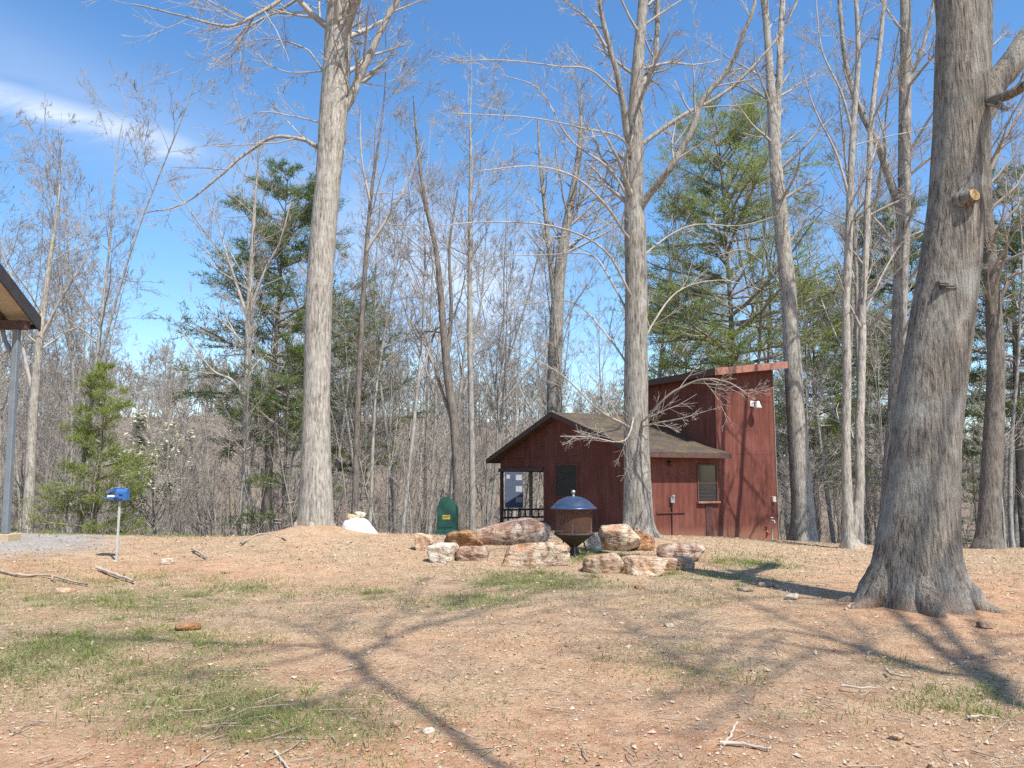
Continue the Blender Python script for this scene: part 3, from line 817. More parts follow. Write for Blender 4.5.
# ---- the woods: individual slender bare trees from a few kinds
protos = []
for i, (H, r0, c0, nb, spr, ln, fk) in enumerate([(21, .12, .45, 24, .20, .03, 0), (17, .095, .40, 22, .23, .05, 1), (22, .15, .50, 24, .20, .02, 2), (15, .075, .35, 24, .22, .06, 0),
                                              (12, .055, .25, 22, .24, .08, 1), (19, .11, .38, 22, .20, .03, 2), (9, .04, .2, 24, .26, .08, 0)]):
    tr, cr = bare_tree(500 + i, H, r0, c0, nb, spr, (6, 5, 3), ln, .0055, fk)
    protos.append((tr, cr, H))
ZL = ('slender bare tree in the woods left of the thick straight trunk', 'bare trees in the woods on the left')
ZM = ('slender bare tree in the woods between the thick straight trunk and the red shed', 'bare trees in the woods left of the shed')
ZR = ('slender bare tree in the woods behind and to the right of the red shed', 'bare trees in the woods behind the shed')
g = np.random.default_rng(77)
placed = []
kinds = {}
def plant(k, px, D, s, rz):
    p = ground_at(px, D)
    lab, grp = ZL if px < 310 else (ZM if px < 560 else ZR)
    key = k
    tilt = tuple(g.normal(0, .025, 2))
    if key not in kinds:
        tr, cr, H = protos[k]
        kinds[key] = put_tree('bare_tree', lab, 'tree', p, tr, cr, M['bark_wood'], M['twig'] if k % 2 == 0 else M['twig_brown'], rz, grp)
        kinds[key].scale = (s, s, s)
    else:
        dup(kinds[key], p, rz, (s, s, s * g.uniform(.9, 1.1)), lab, grp, tilt)
tries = 0
thin = 0
while thin < 60:
    D = 29 + 33 * g.random(); px = g.uniform(-60, 1090)
    if 470 < px < 800 and D < 37: continue
    x = at(px, 480, D)[0]
    if any((x - a) ** 2 + (D - b_) ** 2 < .8 for a, b_, c_ in placed): continue
    placed.append((x, D, 1)); thin += 1
    plant(int(g.choice([4, 6, 4])), px, D, g.uniform(.75, 1.1), g.uniform(0, 6.28))
while len(placed) < 220 and tries < 9000:
    tries += 1
    D = 27 + 43 * g.random() ** 1.15
    px = g.uniform(-110, 1130)
    if px < 270 and D < 34 and g.random() < .6: continue
    if 480 < px < 800 and D < 36: continue
    if px > 800 and D < 29: continue
    x = at(px, 480, D)[0]
    if any((x - a) ** 2 + (D - b_) ** 2 < (1.15 if c_ else 1) for a, b_, c_ in placed): continue
    placed.append((x, D, 1))
    if px < 125: k = g.choice([3, 1, 5, 3, 1, 4]); s = g.uniform(.9, 1.1)
    elif px < 215: k = g.choice([4, 6, 6]); s = g.uniform(.75, 1.05)
    elif px < 300: k = g.choice([3, 4, 6, 1, 3, 4]); s = g.uniform(.75, 1.05)
    else: k = g.choice([0, 1, 2, 3, 4, 5, 6, 0, 5]); s = g.uniform(.8, 1.08)
    plant(int(k), px, D, s, g.uniform(0, 6.28))

# ---- far-off wood on the hillside: one mass
far_proto = []
for i in range(5):
    g2 = np.random.default_rng(600 + i)
    H = g2.uniform(10, 14)
    tr, cr = bare_tree(610 + i, H, .13, .25, 14, .3, (5, 4, 0), .04, .024)
    far_proto.append((np.vstack([tr[0], cr[0]]), np.vstack([tr[1], cr[1] + len(tr[0])])))
g = np.random.default_rng(88)
Vs = []; Fs = []; n = 0
cnt = 0
while cnt < 900:
    D = 68 + 100 * g.random() ** .8
    px = g.uniform(-150, 1170)
    p = at(px, 480, D)
    V, q = far_proto[g.integers(5)]
    a = g.uniform(0, 6.28); s = g.uniform(.7, 1.15) * (1.0 if px < 520 else .85)
    c_, s_ = math.cos(a) * s, math.sin(a) * s
    W = np.stack([V[:, 0] * c_ - V[:, 1] * s_ + p[0], V[:, 0] * s_ + V[:, 1] * c_ + D, V[:, 2] * s + hz(p[0], D)], -1)
    Vs.append(W); Fs.append(q + n); n += len(W); cnt += 1
o = link('distant_wood', make_mesh('distant_wood', np.vstack(Vs), [np.vstack(Fs)]), M['twig_brown'])
tag(o, 'brown leafless wood covering the far hillside', 'wood', kind='stuff')

# ---- undergrowth of thin saplings and brush at the edge of the woods
g = np.random.default_rng(99)
starts = []; hts = []
while len(starts) < 950:
    D = 26 + 42 * g.random() ** 1.2; px = g.uniform(-120, 1140)
    if 470 < px < 800 and D < 35: continue
    if px > 800 and D < 30: continue
    p = ground_at(px, D); starts.append(p); hts.append(g.uniform(1.2, 5.5))
starts = np.array(starts); hts = np.array(hts)
S0 = walk(starts - np.array([0, 0, .1]), unit(np.stack([g.normal(0, .16, len(hts)), g.normal(0, .16, len(hts)), np.ones(len(hts))], -1)), hts, 5, .08, .05, g)
SR = np.linspace(1, .25, 6)[None] * (.006 + hts * .005)[:, None]
Q, S, l2 = sprout(S0, SR, hts, 7, .2, 1, .7, .4, 4, .1, .04, g, .6, .007)
Q3, S3, l3 = sprout(Q, S, l2, 4, .2, 1, .7, .5, 2, .1, .03, g, .7, .006)
V, q = gather([(S0, SR, 4), (Q, S, 3), (Q3, S3, 3)])
o = link('undergrowth', make_mesh('undergrowth', V, [q]), M['twig_brown'])
tag(o, 'tangle of thin leafless saplings and brush along the edge of the woods', 'undergrowth', kind='stuff')

# ---- trees outside the picture whose shadows fall across the clearing
SUN_AZ, SUN_EL = R(35), R(57)
sun_dir = np.array([math.sin(SUN_AZ) * math.cos(SUN_EL), -math.cos(SUN_AZ) * math.cos(SUN_EL), math.sin(SUN_EL)])
SH = np.array([math.sin(SUN_AZ), -math.cos(SUN_AZ)]) / math.tan(SUN_EL)
def shade_tree(label, x, y, r0, lines, seed, thick):
    """a tree behind the viewer; each limb passes over the ground where its shadow lies: (px,py,height,radius)"""
    g = np.random.default_rng(seed)
    base = np.array([x, y, hz(x, y)])
    root = thing('shade_tree', label, 'tree', base)
    src = []; lv = []
    for k, ln in enumerate(lines):
        P = []; W = []
        for px, py, h, r in ln:
            q = gp(px, py); P.append(np.array([*(q + SH * h), h + .05]) - base); W.append(r * thick)
        if k == 0:
            P = [np.array([0, 0, -.3])] + P; W = [r0 * .62] + W
        n = max(10, len(P) * 5)
        C = catmull(P, n); C[1:-1] += g.normal(0, .03, (n - 2, 3)); Wc = np.interp(np.linspace(0, 1, n), np.linspace(0, 1, len(W)), W)
        V, q = tubes(C[None], Wc[None], 12)
        link('trunk' if k == 0 else 'limb', make_mesh('limb', V, [q]), M['bark_oak'], root)
        if k: src.append((C[None], Wc[None], np.array([np.linalg.norm(np.diff(C, axis=0), axis=1).sum()])))
    lv = twigs(src, g, (9, 5, 2), .006, .9, .03)
    cv, cf = gather(lv)
    link('crown', make_mesh('crown', cv, [cf]), M['twig'], root)
shade_tree('tall bare tree outside the view whose forked shadow crosses the foreground', 3.0, -.75, .065,
    [[(365, 668, 13, .10)],
     [(365, 668, 13, .12), (362, 652, 14, .12), (400, 632, 15.2, .10), (470, 612, 16.5, .085), (540, 592, 18, .07), (600, 575, 19.5, .05), (640, 566, 20.5, .03)],
     [(365, 668, 13, .11), (330, 642, 14.8, .095), (240, 640, 15.5, .09), (150, 634, 16, .075), (60, 636, 16.4, .055), (-40, 640, 17, .03)],
     [(400, 632, 15.2, .07), (450, 604, 16.4, .06), (480, 590, 17, .05), (540, 575, 18.5, .03)],
     [(335, 644, 14.6, .06), (290, 655, 15, .055), (240, 662, 15.4, .045), (180, 668, 15.8, .03)],
     [(380, 645, 14.6, .075), (385, 618, 15.5, .065), (410, 596, 16.6, .05), (420, 582, 17.6, .03)],
     [(345, 650, 14.4, .07), (300, 622, 15.6, .06), (250, 612, 16.4, .045), (170, 610, 17, .03)],
     [(365, 672, 12.6, .07), (320, 690, 13.2, .06), (270, 700, 13.6, .045), (190, 722, 14, .03)],
     [(430, 624, 15.8, .07), (500, 620, 16.4, .055), (570, 606, 17.2, .045), (650, 590, 18, .03)],
     [(470, 612, 16.5, .06), (440, 594, 17.5, .055), (330, 598, 18, .05), (200, 598, 18.5, .03)]], 710, .35)
shade_tree('second bare tree outside the view, casting the shadows on the lower right', 8.5, -1.2, .22,
    [[(1012, 692, 11, .18)],
     [(1012, 692, 11, .16), (975, 668, 12, .14), (930, 640, 13, .12), (880, 612, 14.2, .10), (800, 585, 16, .07), (700, 562, 18, .04)],
     [(1010, 690, 11, .13), (960, 640, 12.6, .1), (920, 612, 13.8, .08), (890, 598, 15, .05)],
     [(975, 668, 12, .09), (937, 663, 12.5, .08), (862, 645, 13.2, .07), (792, 620, 14.2, .06), (682, 577, 17, .04)],
     [(930, 660, 12.5, .08), (890, 650, 13, .07), (782, 627, 14, .06), (732, 640, 14.2, .055), (697, 662, 14.2, .045), (660, 690, 14.4, .03)],
     [(975, 668, 12, .08), (985, 640, 13, .07), (965, 612, 14.4, .05), (930, 590, 16, .03)],
     [(862, 645, 13.2, .06), (800, 650, 13.8, .055), (740, 690, 13.8, .045), (700, 720, 14, .03)],
     [(840, 600, 15, .06), (760, 598, 15.8, .05), (690, 610, 16, .04), (600, 640, 16, .03)],
     [(782, 630, 13.8, .05), (737, 662, 14, .05), (677, 655, 14.6, .045), (612, 615, 16.5, .03)]], 711, .5)

# ------------------------------------------------------------------ the red shed
m, nt, b = nmat('red_siding'); N = NT(nt)
co = N.coord()
sx = N.n('ShaderNodeSeparateXYZ'); N.l(co, sx.inputs[0])
nv = N.noise(N.coord(scale=(1, 1, .12)), 7, 5, .65)
nb_ = N.noise(co, 1.3, 5, .6)
c = N.ramp(nv, [(.3, (.092, .031, .022)), (.52, (.14, .045, .032)), (.75, (.20, .075, .054))])
c = N.mix(N.ramp(nb_, [(.48, 0.0), (.72, .5)]), c, (.225, .088, .066))
# grooves every 20 cm along either wall
s1 = N.math('ADD', sx.outputs[0], sx.outputs[1])
fr = N.math('FRACT', N.math('MULTIPLY', s1, 5.0))
gv = N.math('LESS_THAN', fr, .055)
seam = N.math('LESS_THAN', N.math('ABSOLUTE', N.math('SUBTRACT', sx.outputs[2], 2.42)), .008)
gv = N.math('MAXIMUM', gv, seam)
c = N.mix(N.math('MULTIPLY', gv, .45), c, (.08, .02, .016))
# splashed soil along the foot of the boards
foot = N.ramp(N.math('ADD', sx.outputs[2], N.math('MULTIPLY', nv, .35)), [(.12, .55), (.42, 0.0)])
c = N.mix(foot, c, (.30, .15, .09))
N.l(c, b.inputs['Base Color']); b.inputs['Roughness'].default_value = .8; b.inputs['Specular IOR Level'].default_value = .25
N.bump(N.math('SUBTRACT', N.math('MULTIPLY', nv, .3), gv), .8, .012, b)
M['red'] = m
M['red_trim'] = plain('red_trim', (.30, .135, .095), .8, 0, .25, 9, .003)
M['dark_trim'] = plain('brown_trim', (.085, .045, .035), .8, 0, .3, 9, .003)
M['post'] = plain('weathered_post', (.27, .23, .185), .9, 0, .25, 14, .004)
M['deck'] = plain('deck_boards', (.16, .075, .055), .85, 0, .3, 12, .004)
m, nt, b = nmat('mossy_shingles'); N = NT(nt)
co = N.coord()
br = N.n('ShaderNodeTexBrick'); br.inputs['Scale'].default_value = 1; br.inputs['Brick Width'].default_value = .3; br.inputs['Row Height'].default_value = .14
br.inputs['Mortar Size'].default_value = .008; br.inputs['Color1'].default_value = (.085, .062, .047, 1); br.inputs['Color2'].default_value = (.058, .043, .034, 1); br.inputs['Mortar'].default_value = (.05, .04, .03, 1)
N.l(co, br.inputs['Vector'])
mo = N.noise(co, 1.7, 6, .7)
c = N.mix(N.ramp(mo, [(.46, 0.0), (.62, .8)]), br.outputs['Color'], (.13, .095, .03))
le = N.noise(co, 14, 5, .7)
c = N.mix(N.ramp(le, [(.58, 0.0), (.66, .7)]), c, (.21, .145, .09))
N.l(c, b.inputs['Base Color']); b.inputs['Roughness'].default_value = .95
N.bump(N.math('ADD', br.outputs['Fac'], N.math('MULTIPLY', le, -.8)), .7, .015, b)
M['shingle'] = m
m, nt, b = nmat('window_glass'); b.inputs['Base Color'].default_value = (.015, .018, .02, 1); b.inputs['Roughness'].default_value = .08; b.inputs['Specular IOR Level'].default_value = .6
M['glass'] = m
m, nt, b = nmat('dusty_glass'); b.inputs['Base Color'].default_value = (.012, .014, .012, 1); b.inputs['Roughness'].default_value = .5
M['glass_dull'] = m
M['white'] = plain('white_enamel', (.74, .73, .69), .45, 0, .08, 8)
M['galv'] = plain('galvanised_metal', (.40, .41, .42), .45, .6, .2, 10)
M['grey_paint'] = plain('grey_paint', (.33, .34, .34), .6, 0, .15, 10)

HC = (3.73, 23.35); HA = math.atan2(.475, .88)
z0 = -.12
hr = thing('shed', 'dark red board shed with mossy gable roof, open porch and tall slant roofed tower', 'shed', (HC[0], HC[1], z0), HA)
def L2W(a, b_):
    return np.array([HC[0] + .88 * a - .475 * b_, HC[1] + .475 * a + .88 * b_])
W1 = 5.54; PY = 8.78; SX = 2.95; TX = 5.43; TY = 4.0
EZ = 2.42; RY = 4.45; RZ = 3.92
def roof_z(y):  # top of roof
    return RZ - (RZ - EZ) / (RY + .45) * abs(y - RY)
T = .11
wz = lambda y: roof_z(y) - T - .01
mb = MB()
# gable wall (x=0), enclosed part, its top following the roof
th_ = .12
mb.prism([(0, 0, -.6), (0, W1, -.6), (0, W1, wz(W1)), (0, RY, wz(RY)), (0, 0, wz(0))], (th_, 0, 0))
# gable infill over the porch
mb.prism([(0, W1 + .001, 2.07), (0, PY, 2.07), (0, PY, wz(PY)), (0, W1 + .001, wz(W1 + .001))], (th_, 0, 0))
# side wall (y=0) and the others
mb.box(th_ + .001, SX - .001, 0, th_, -.6, wz(0))
mb.box(th_ + .001, SX - .001, W1 - th_, W1 - .001, -.6, wz(W1))
mb.prism([(SX - .003, TY + .002, -.6), (SX - .003, W1 - .001, -.6), (SX - .003, W1 - .001, wz(W1)), (SX - .003, RY, wz(RY)), (SX - .003, TY + .002, wz(TY))], (-th_, 0, 0))
mb.build('wall', M['red'], hr)
# roof
mb = MB()
def slope(x0, x1, y0, y1, t=T):
    c = [(x0, y0, roof_z(y0) - t), (x1, y0, roof_z(y0) - t), (x1, y1, roof_z(y1) - t), (x0, y1, roof_z(y1) - t)]
    d = [(p[0], p[1], p[2] + t) for p in c]
    mb.hexa(c + d)
slope(-.32, SX - .006, -.002, RY); slope(-.32, SX + .13, -.45, -.004); slope(-.32, SX + .1, RY + .001, 9.35)
rf = mb.build('roof', M['shingle'], hr)
mb = MB()
for (ya, yb) in ((-.45, RY), (9.35, RY)):
    s = 1 if ya < yb else -1
    mb.prism([(-.345, ya, roof_z(ya) - .17), (-.345, yb, roof_z(yb) - .17), (-.345, yb, roof_z(yb) + .012), (-.345, ya, roof_z(ya) + .012)], (.023, 0, 0))
mb.box(-.32, SX + .13, -.475, -.452, EZ - .15, EZ + .004)
mb.box(-.32, SX + .1, 9.352, 9.375, EZ - .15, EZ + .004)
mb.build('fascia', M['dark_trim'], rf)
# porch
mb = MB(); mb.box(-.05, .12, W1, PY + .1, 1.93, 2.068); mb.box(.121, SX, PY - .04, PY + .1, 1.93, 2.068); mb.build('porch_beam', M['dark_trim'], hr, bevel=.006)
mb = MB(); mb.box(.0, SX, W1 + .002, PY + .12, -.10, .02); mb.box(-.03, -.002, W1 + .002, PY + .12, -.55, .02); mb.build('porch_floor', M['deck'], hr)
for (px_, py_) in ((.0, PY - .05), (1.3, PY - .03), (SX - .12, PY - .05)):
    mb = MB(); mb.box(px_, px_ + .11, py_, py_ + .11, .021, 1.929); mb.build('porch_post', M['post'] if px_ > .5 else M['dark_trim'], hr, bevel=.008)
mb = MB()
for zz in (.14, .44):
    mb.box(.02, SX - .13, PY - .005, PY + .035, zz, zz + .07)
for i in range(9):
    mb.box(.16 + i * .3, .20 + i * .3, PY - .045, PY - .006, .16, .50)
mb.build('porch_rail', M['dark_trim'], hr)
# gable window
mb = MB()
mb.box(-.03, -.002, 3.3, 3.36, 1.1, 2.16); mb.box(-.03, -.002, 4.66, 4.72, 1.1, 2.16); mb.box(-.03, -.002, 3.362, 4.658, 2.1, 2.16); mb.box(-.04, -.002, 3.28, 4.74, 1.04, 1.098)
wf = mb.build('window', M['red'], hr, bevel=.004)
mb = MB(); mb.box(-.012, -.003, 3.362, 4.658, 1.1, 2.098); mb.build('pane', M['glass_dull'], wf)
# side window
ax0, ax1, wz0, wz1 = 2.16, 2.86, .98, 2.06
mb = MB()
mb.box(ax0 - .05, ax0, -.035, -.002, wz0, wz1); mb.box(ax1, ax1 + .05, -.035, -.002, wz0, wz1); mb.box(ax0 - .05, ax1 + .05, -.035, -.002, wz1 + .001, wz1 + .05)
mb.box(ax0, ax1, -.03, -.002, (wz0 + wz1) / 2 - .02, (wz0 + wz1) / 2 + .02)
wf = mb.build('window', M['dark_trim'], hr, bevel=.004)
mb = MB(); mb.box(ax0, ax1, -.012, -.004, wz0, wz1); mb.build('pane', M['glass'], wf)
mb = MB()
for i in range(4):
    mb.box(ax0 + .02, ax1 - .02, -.024, -.013, wz0 + .04 + i * .11, wz0 + .085 + i * .11)
mb.build('slats', plain('window_slats', (.035, .03, .028), .5), wf)
mb = MB(); mb.box(ax0 - .09, ax1 + .09, -.1, -.002, wz0 - .06, wz0 - .001); mb.build('sill', M['red_trim'], wf, bevel=.006)
# flat dark brown strip below the window, pipe, fittings on the side wall
mb = MB(); mb.box(2.42, 2.68, -.022, -.002, -.5, wz0 - .065); mb.build('dark_strip', plain('dark_brown_strip', (.085, .032, .027), .85, 0, .3, 8), hr)
mb = MB(); mb.tube([(1.1, -.035, -.5), (1.1, -.035, .93)], .018, 8); mb.tube([(.55, -.03, .66), (1.6, -.03, .66)], .014, 8); mb.build('conduit', M['dark_trim'], hr, True)
mb = MB(); mb.box(1.03, 1.17, -.09, -.002, .95, 1.14); mb.lathe([(.0, .0), (.055, .0), (.055, .05), (.0, .06)], 16, (1.10, -.10, 1.13)); mb.build('meter_box', M['galv'], hr, bevel=.006)
mb = MB()
mb.tube([(1.05, -.001, 2.10), (1.05, -.05, 2.10), (1.05, -.10, 2.09)], [.09, .09, .06], 16); mb.build('round_vent', M['dark_trim'], hr, True)
# tower
def tz(x): return 4.90 - z0 + (x - 2.65) * (.42 / 3.08)
mb = MB()
TT = .20
mb.prism([(SX, 0.006, -.6), (TX, 0.006, -.6), (TX, 0.006, tz(TX) - TT), (SX, 0.006, tz(SX) - TT)], (0, .12, 0))
mb.prism([(SX, TY, -.6), (TX, TY, -.6), (TX, TY, tz(TX) - TT), (SX, TY, tz(SX) - TT)], (0, -.12, 0))
mb.prism([(SX, .127, -.6), (SX, TY - .121, -.6), (SX, TY - .121, tz(SX) - TT), (SX, .127, tz(SX) - TT)], (.12, 0, 0))
mb.prism([(TX, .127, -.6), (TX, TY - .121, -.6), (TX, TY - .121, tz(TX) - TT), (TX, .127, tz(TX) - TT)], (-.12, 0, 0))
tw = mb.build('tower_wall', M['red'], hr)
mb = MB()
x0, x1, y0_, y1_ = SX - .30, TX + .32, -.34, TY + .3
c = [(x0, y0_, tz(x0) - TT), (x1, y0_, tz(x1) - TT), (x1, y1_, tz(x1) - TT), (x0, y1_, tz(x0) - TT)]
mb.hexa(c + [(p[0], p[1], p[2] + TT - .012) for p in c])
tr_ = mb.build('tower_roof', M['dark_trim'], hr)
mb = MB()
mb.prism([(x0 - .01, y0_ - .025, tz(x0) - TT - .01), (x1 + .02, y0_ - .025, tz(x1) - TT - .01), (x1 + .02, y0_ - .025, tz(x1) + .012), (x0 - .01, y0_ - .025, tz(x0) + .012)], (0, .022, 0))
mb.build('fascia', M['red_trim'], tr_)
mb = MB(); c = [(x0, y0_, tz(x0) - .01), (x1, y0_, tz(x1) - .01), (x1, y1_, tz(x1) - .01), (x0, y1_, tz(x0) - .01)]
mb.hexa(c + [(p[0], p[1], p[2] + .02) for p in c]); mb.build('shingles', M['shingle'], tr_)
mb = MB(); mb.box(TX - .005, TX + .018, -.02, .10, -.6, tz(TX) - TT - .02); mb.build('corner_board', M['post'], tw)
# flood lamp on the tower
lx, lz = 4.46, 3.97
mb = MB(); mb.box(lx - .07, lx + .07, -.03, .004, lz - .02, lz + .16)
mb.tube([(lx, -.02, lz + .08), (lx, -.14, lz + .12), (lx, -.24, lz + .07)], .02, 8)
lm = mb.build('flood_lamp', M['white'], hr, bevel=.004)
mb = MB(); mb.lathe([(.03, .14), (.06, .12), (.08, .04), (.13, -.08), (.125, -.085), (.075, .02), (.02, .09)], 22, (lx, -.26, lz)); mb.build('lamp_shade', M['white'], lm, True)
mb = MB(); mb.lathe([(.0, -.10), (.05, -.09), (.075, -.06), (.06, -.01), (.03, .03)], 16, (lx, -.26, lz)); mb.build('bulb', plain('lamp_glass', (.7, .7, .66), .2), lm, True)
# socket box, stand pipe
mb = MB(); mb.box(5.18, 5.31, -.08, .004, .92, 1.10); mb.build('socket_box', plain('pale_box', (.62, .52, .42), .6), tw, bevel=.01)
mb = MB(); mb.tube([(4.93, -.22, -.5), (4.93, -.22, .42)], .022, 10); mb.tube([(4.93, -.22, .36), (4.93, -.33, .35), (4.93, -.34, .28)], .018, 8); mb.box(4.88, 4.98, -.25, -.19, .42, .46)
sp_ = mb.build('standpipe', M['galv'], None, True, loc=None)
sp_.location = (HC[0], HC[1], z0); sp_.rotation_euler = (0, 0, HA)
tag(sp_, 'thin grey water standpipe at the foot of the red tower', 'standpipe')
p = L2W(4.68, -.25)
mb = MB(); mb.lathe([(.05, 0), (.05, .02), (.03, .04), (.028, .2), (.05, .21), (.05, .25), (.0, .29)], 14); mb.tube([(0, 0, .17), (.08, -.04, .17)], .018, 8)
o = mb.build('hydrant', plain('red_paint', (.33, .05, .03), .5), None, True); o.location = (p[0], p[1], hz(*p) - .01)
tag(o, 'little red yard hydrant beside the standpipe at the tower foot', 'hydrant')
# pale notice board behind the porch
M['faded_paper'] = plain('faded_paper', (.40, .42, .45), .7, 0, .2, 9)
D = 33.2; p = at(514, 500, D); gz_ = hz(p[0], D)
nb_root = thing('notice_board', 'tall blue grey notice board with pale sheets, seen through the shed porch', 'notice board', (p[0], D, gz_), .1)
top = at(514, 471, D)[2] - gz_; bot = at(514, 507, D)[2] - gz_
mb = MB(); mb.box(-.37, .37, -.04, .04, bot, top); mb.box(-.40, .40, -.06, .06, top + .001, top + .06); mb.build('board', plain('slate_blue', (.075, .10, .16), .55), nb_root, bevel=.01)
for s in (-1, 1):
    mb = MB(); mb.box(s * .24 - .05, s * .24 + .05, -.05, .05, -.3, bot - .002); mb.build('leg', M['grey_paint'], nb_root)
for (cx, cz, w, h) in ((.2, .82, .26, .22), (.2, .5, .26, .24), (.2, .2, .26, .2), (-.24, .84, .14, .16)):
    zc_ = bot + (top - bot) * cz
    mb = MB(); mb.box(cx - w / 2, cx + w / 2, -.046, -.041, zc_ - h / 2, zc_ + h / 2); mb.build('paper_sheet', M['faded_paper'], nb_root)
mb = MB(); mb.box(-.36, .36, -.26, -.045, bot - .04, bot + .0); mb.build('shelf', M['grey_paint'], nb_root)

# ------------------------------------------------------------------ fire pit
D = 14.2; p = at(574, 556, D); zb = hz(p[0], D); S = D / F
fp = thing('fire_pit', 'rusty screened fire pit with a domed blue black lid standing among the boulders', 'fire pit', (p[0], D, zb), .3)
zof = lambda py: at(574, py, D)[2] - zb
m, nt, b = nmat('black_enamel'); N = NT(nt)
N.l(N.ramp(N.noise(N.coord(), 9, 5), [(.3, (.035, .055, .10)), (.7, (.06, .09, .155))]), b.inputs['Base Color']); b.inputs['Roughness'].default_value = .33; b.inputs['Metallic'].default_value = .4
M['enamel'] = m
M['rust'] = plain('rusty_steel', (.10, .055, .038), .75, .3, .45, 14, .002)
M['sooty'] = plain('sooty_steel', (.055, .04, .035), .7, .3, .4, 14, .002)
zr0 = zof(508); zt = zof(496.5); rr = 22.5 * S
mb = MB(); pr = [(rr + .012, zr0 - .012), (rr + .012, zr0 + .006)]
for i in range(12):
    a = i / 11 * math.pi / 2
    rf_ = (1, .93, .86, .78, .69, .6, .5, .4, .3, .2, .1, 0)[i]; hf_ = (.03, .12, .26, .42, .57, .69, .79, .87, .93, .97, .99, 1)[i]
    pr.append((rr * rf_, zr0 + .006 + (zt - zr0) * hf_))
mb.lathe(pr, 48); mb.lathe([(rr * .98, zr0 - .012), (rr * .98, zr0 - .002), (rr * .5, zr0 + .10), (.0, zr0 + .16)], 48)
lid = mb.build('lid', M['enamel'], fp, True)
mb = MB(); mb.lathe([(.03, zt - .01), (.022, zt + .02), (.018, zt + .05), (.034, zt + .06), (.034, zt + .10), (.0, zt + .115)], 16); mb.build('knob', M['galv'], lid, True)
rs = 18.2 * S; zs0 = zof(533)
m, nt, b = nmat('wire_screen'); N = NT(nt)
co = N.n('ShaderNodeTexCoord'); sx = N.n('ShaderNodeSeparateXYZ'); N.l(co.outputs['Object'], sx.inputs[0])
an = N.math('ARCTAN2', sx.outputs[1], sx.outputs[0])
u1 = N.math('FRACT', N.math('MULTIPLY', an, 30.0)); u2 = N.math('FRACT', N.math('MULTIPLY', sx.outputs[2], 90.0))
wire = N.math('MAXIMUM', N.math('LESS_THAN', u1, .2), N.math('LESS_THAN', u2, .2))
b.inputs['Base Color'].default_value = (.19, .095, .055, 1); b.inputs['Roughness'].default_value = .7; b.inputs['Metallic'].default_value = .2
N.l(wire, b.inputs['Alpha'])
M['screen'] = m
mb = MB(); mb.lathe([(rs, zs0), (rs, zr0 - .014)], 48); mb.build('screen', M['screen'], fp, True)
for k in range(5):
    a = k / 5 * 6.283 + .5
    mb = MB(); mb.tube([(rs * math.cos(a), rs * math.sin(a), zs0), (rs * math.cos(a), rs * math.sin(a), zr0)], .011, 8); mb.build('screen_post', M['rust'], fp, True)
mb = MB(); mb.lathe([(rs + .03, zs0 - .02), (rs + .035, zs0), (rs - .01, zs0 + .012), (rs - .03, zs0 - .01), (.04, zof(545) + .015), (.0, zof(545) + .02)], 48)
mb.lathe([(rs + .03, zs0 - .021), (rs * .72, zof(539)), (rs * .38, zof(544)), (.07, zof(546.5)), (.0, zof(547))], 48)
mb.build('bowl', M['sooty'], fp, True)
mb = MB(); mb.lathe([(.055, zof(547) + .01), (.045, .14), (.065, .1), (.10, .05), (.13, .0), (.13, -.03)], 20); mb.build('pedestal', M['sooty'], fp, True)
for k in range(3):
    a = k / 3 * 6.283 + .2; ca, sa = math.cos(a), math.sin(a)
    mb = MB(); mb.tube([(ca * rs * .62, sa * rs * .62, zof(541)), (ca * rs * .75, sa * rs * .75, .12), (ca * rs * .9, sa * rs * .9, -.02)], .014, 8); mb.build('leg', M['sooty'], fp, True)
mb = MB(); mb.tube([(rs * .9, -.06, zs0 - .02), (rs * 1.12, -.08, zs0 - .03), (rs * 1.12, .08, zs0 - .03), (rs * .9, .06, zs0 - .02)], .010, 8); mb.build('handle', M['rust'], fp, True)

# ------------------------------------------------------------------ boulders
_bm = bmesh.new(); bmesh.ops.create_icosphere(_bm, subdivisions=5, radius=1.0)
ICO = np.array([v.co[:] for v in _bm.verts]); ICOF = np.array([[v.index for v in f.verts] for f in _bm.faces]); _bm.free()
_bm = bmesh.new(); bmesh.ops.create_icosphere(_bm, subdivisions=3, radius=1.0)
ICO3 = np.array([v.co[:] for v in _bm.verts]); ICOF3 = np.array([[v.index for v in f.verts] for f in _bm.faces]); _bm.free()

def rock_shape(seed, sx_, sy_, sz_, rough=.07, nplanes=13, ico=ICO, fl=.9):
    g = np.random.default_rng(seed)
    ax_ = np.vstack([np.eye(3), -np.eye(3)]) + g.normal(0, .22, (6, 3))
    nrm = unit(np.vstack([ax_, g.normal(size=(nplanes, 3))])); dist = np.concatenate([g.uniform(.58, .78, 6), g.uniform(.74, 1.0, nplanes)])
    dots = ico @ nrm.T
    rad = np.where(dots > .05, dist[None] / np.maximum(dots, .05), 9)
    r = np.minimum(1.15, -np.log(np.exp(-24 * rad).sum(1) + math.exp(-24 * 1.15)) / 24)
    V = ico * r[:, None]
    V = V * (1 + rough * wnoise(V, 4.5, seed + 1, 4, .6)[:, None] + rough * .4 * wnoise(V * np.array([1, 1, 2.5]), 15, seed + 2, 3)[:, None])
    lo, hi = V.min(0), V.max(0)
    V = (V - (lo + hi) / 2) / (hi - lo)
    V[:, :2] *= (1 - .20 * smooth(-.12, -.5, V[:, 2]))[:, None]
    V = V * np.array([sx_, sy_, sz_])
    V[:, 2] += sz_ * .5 - sz_ * .14
    return V

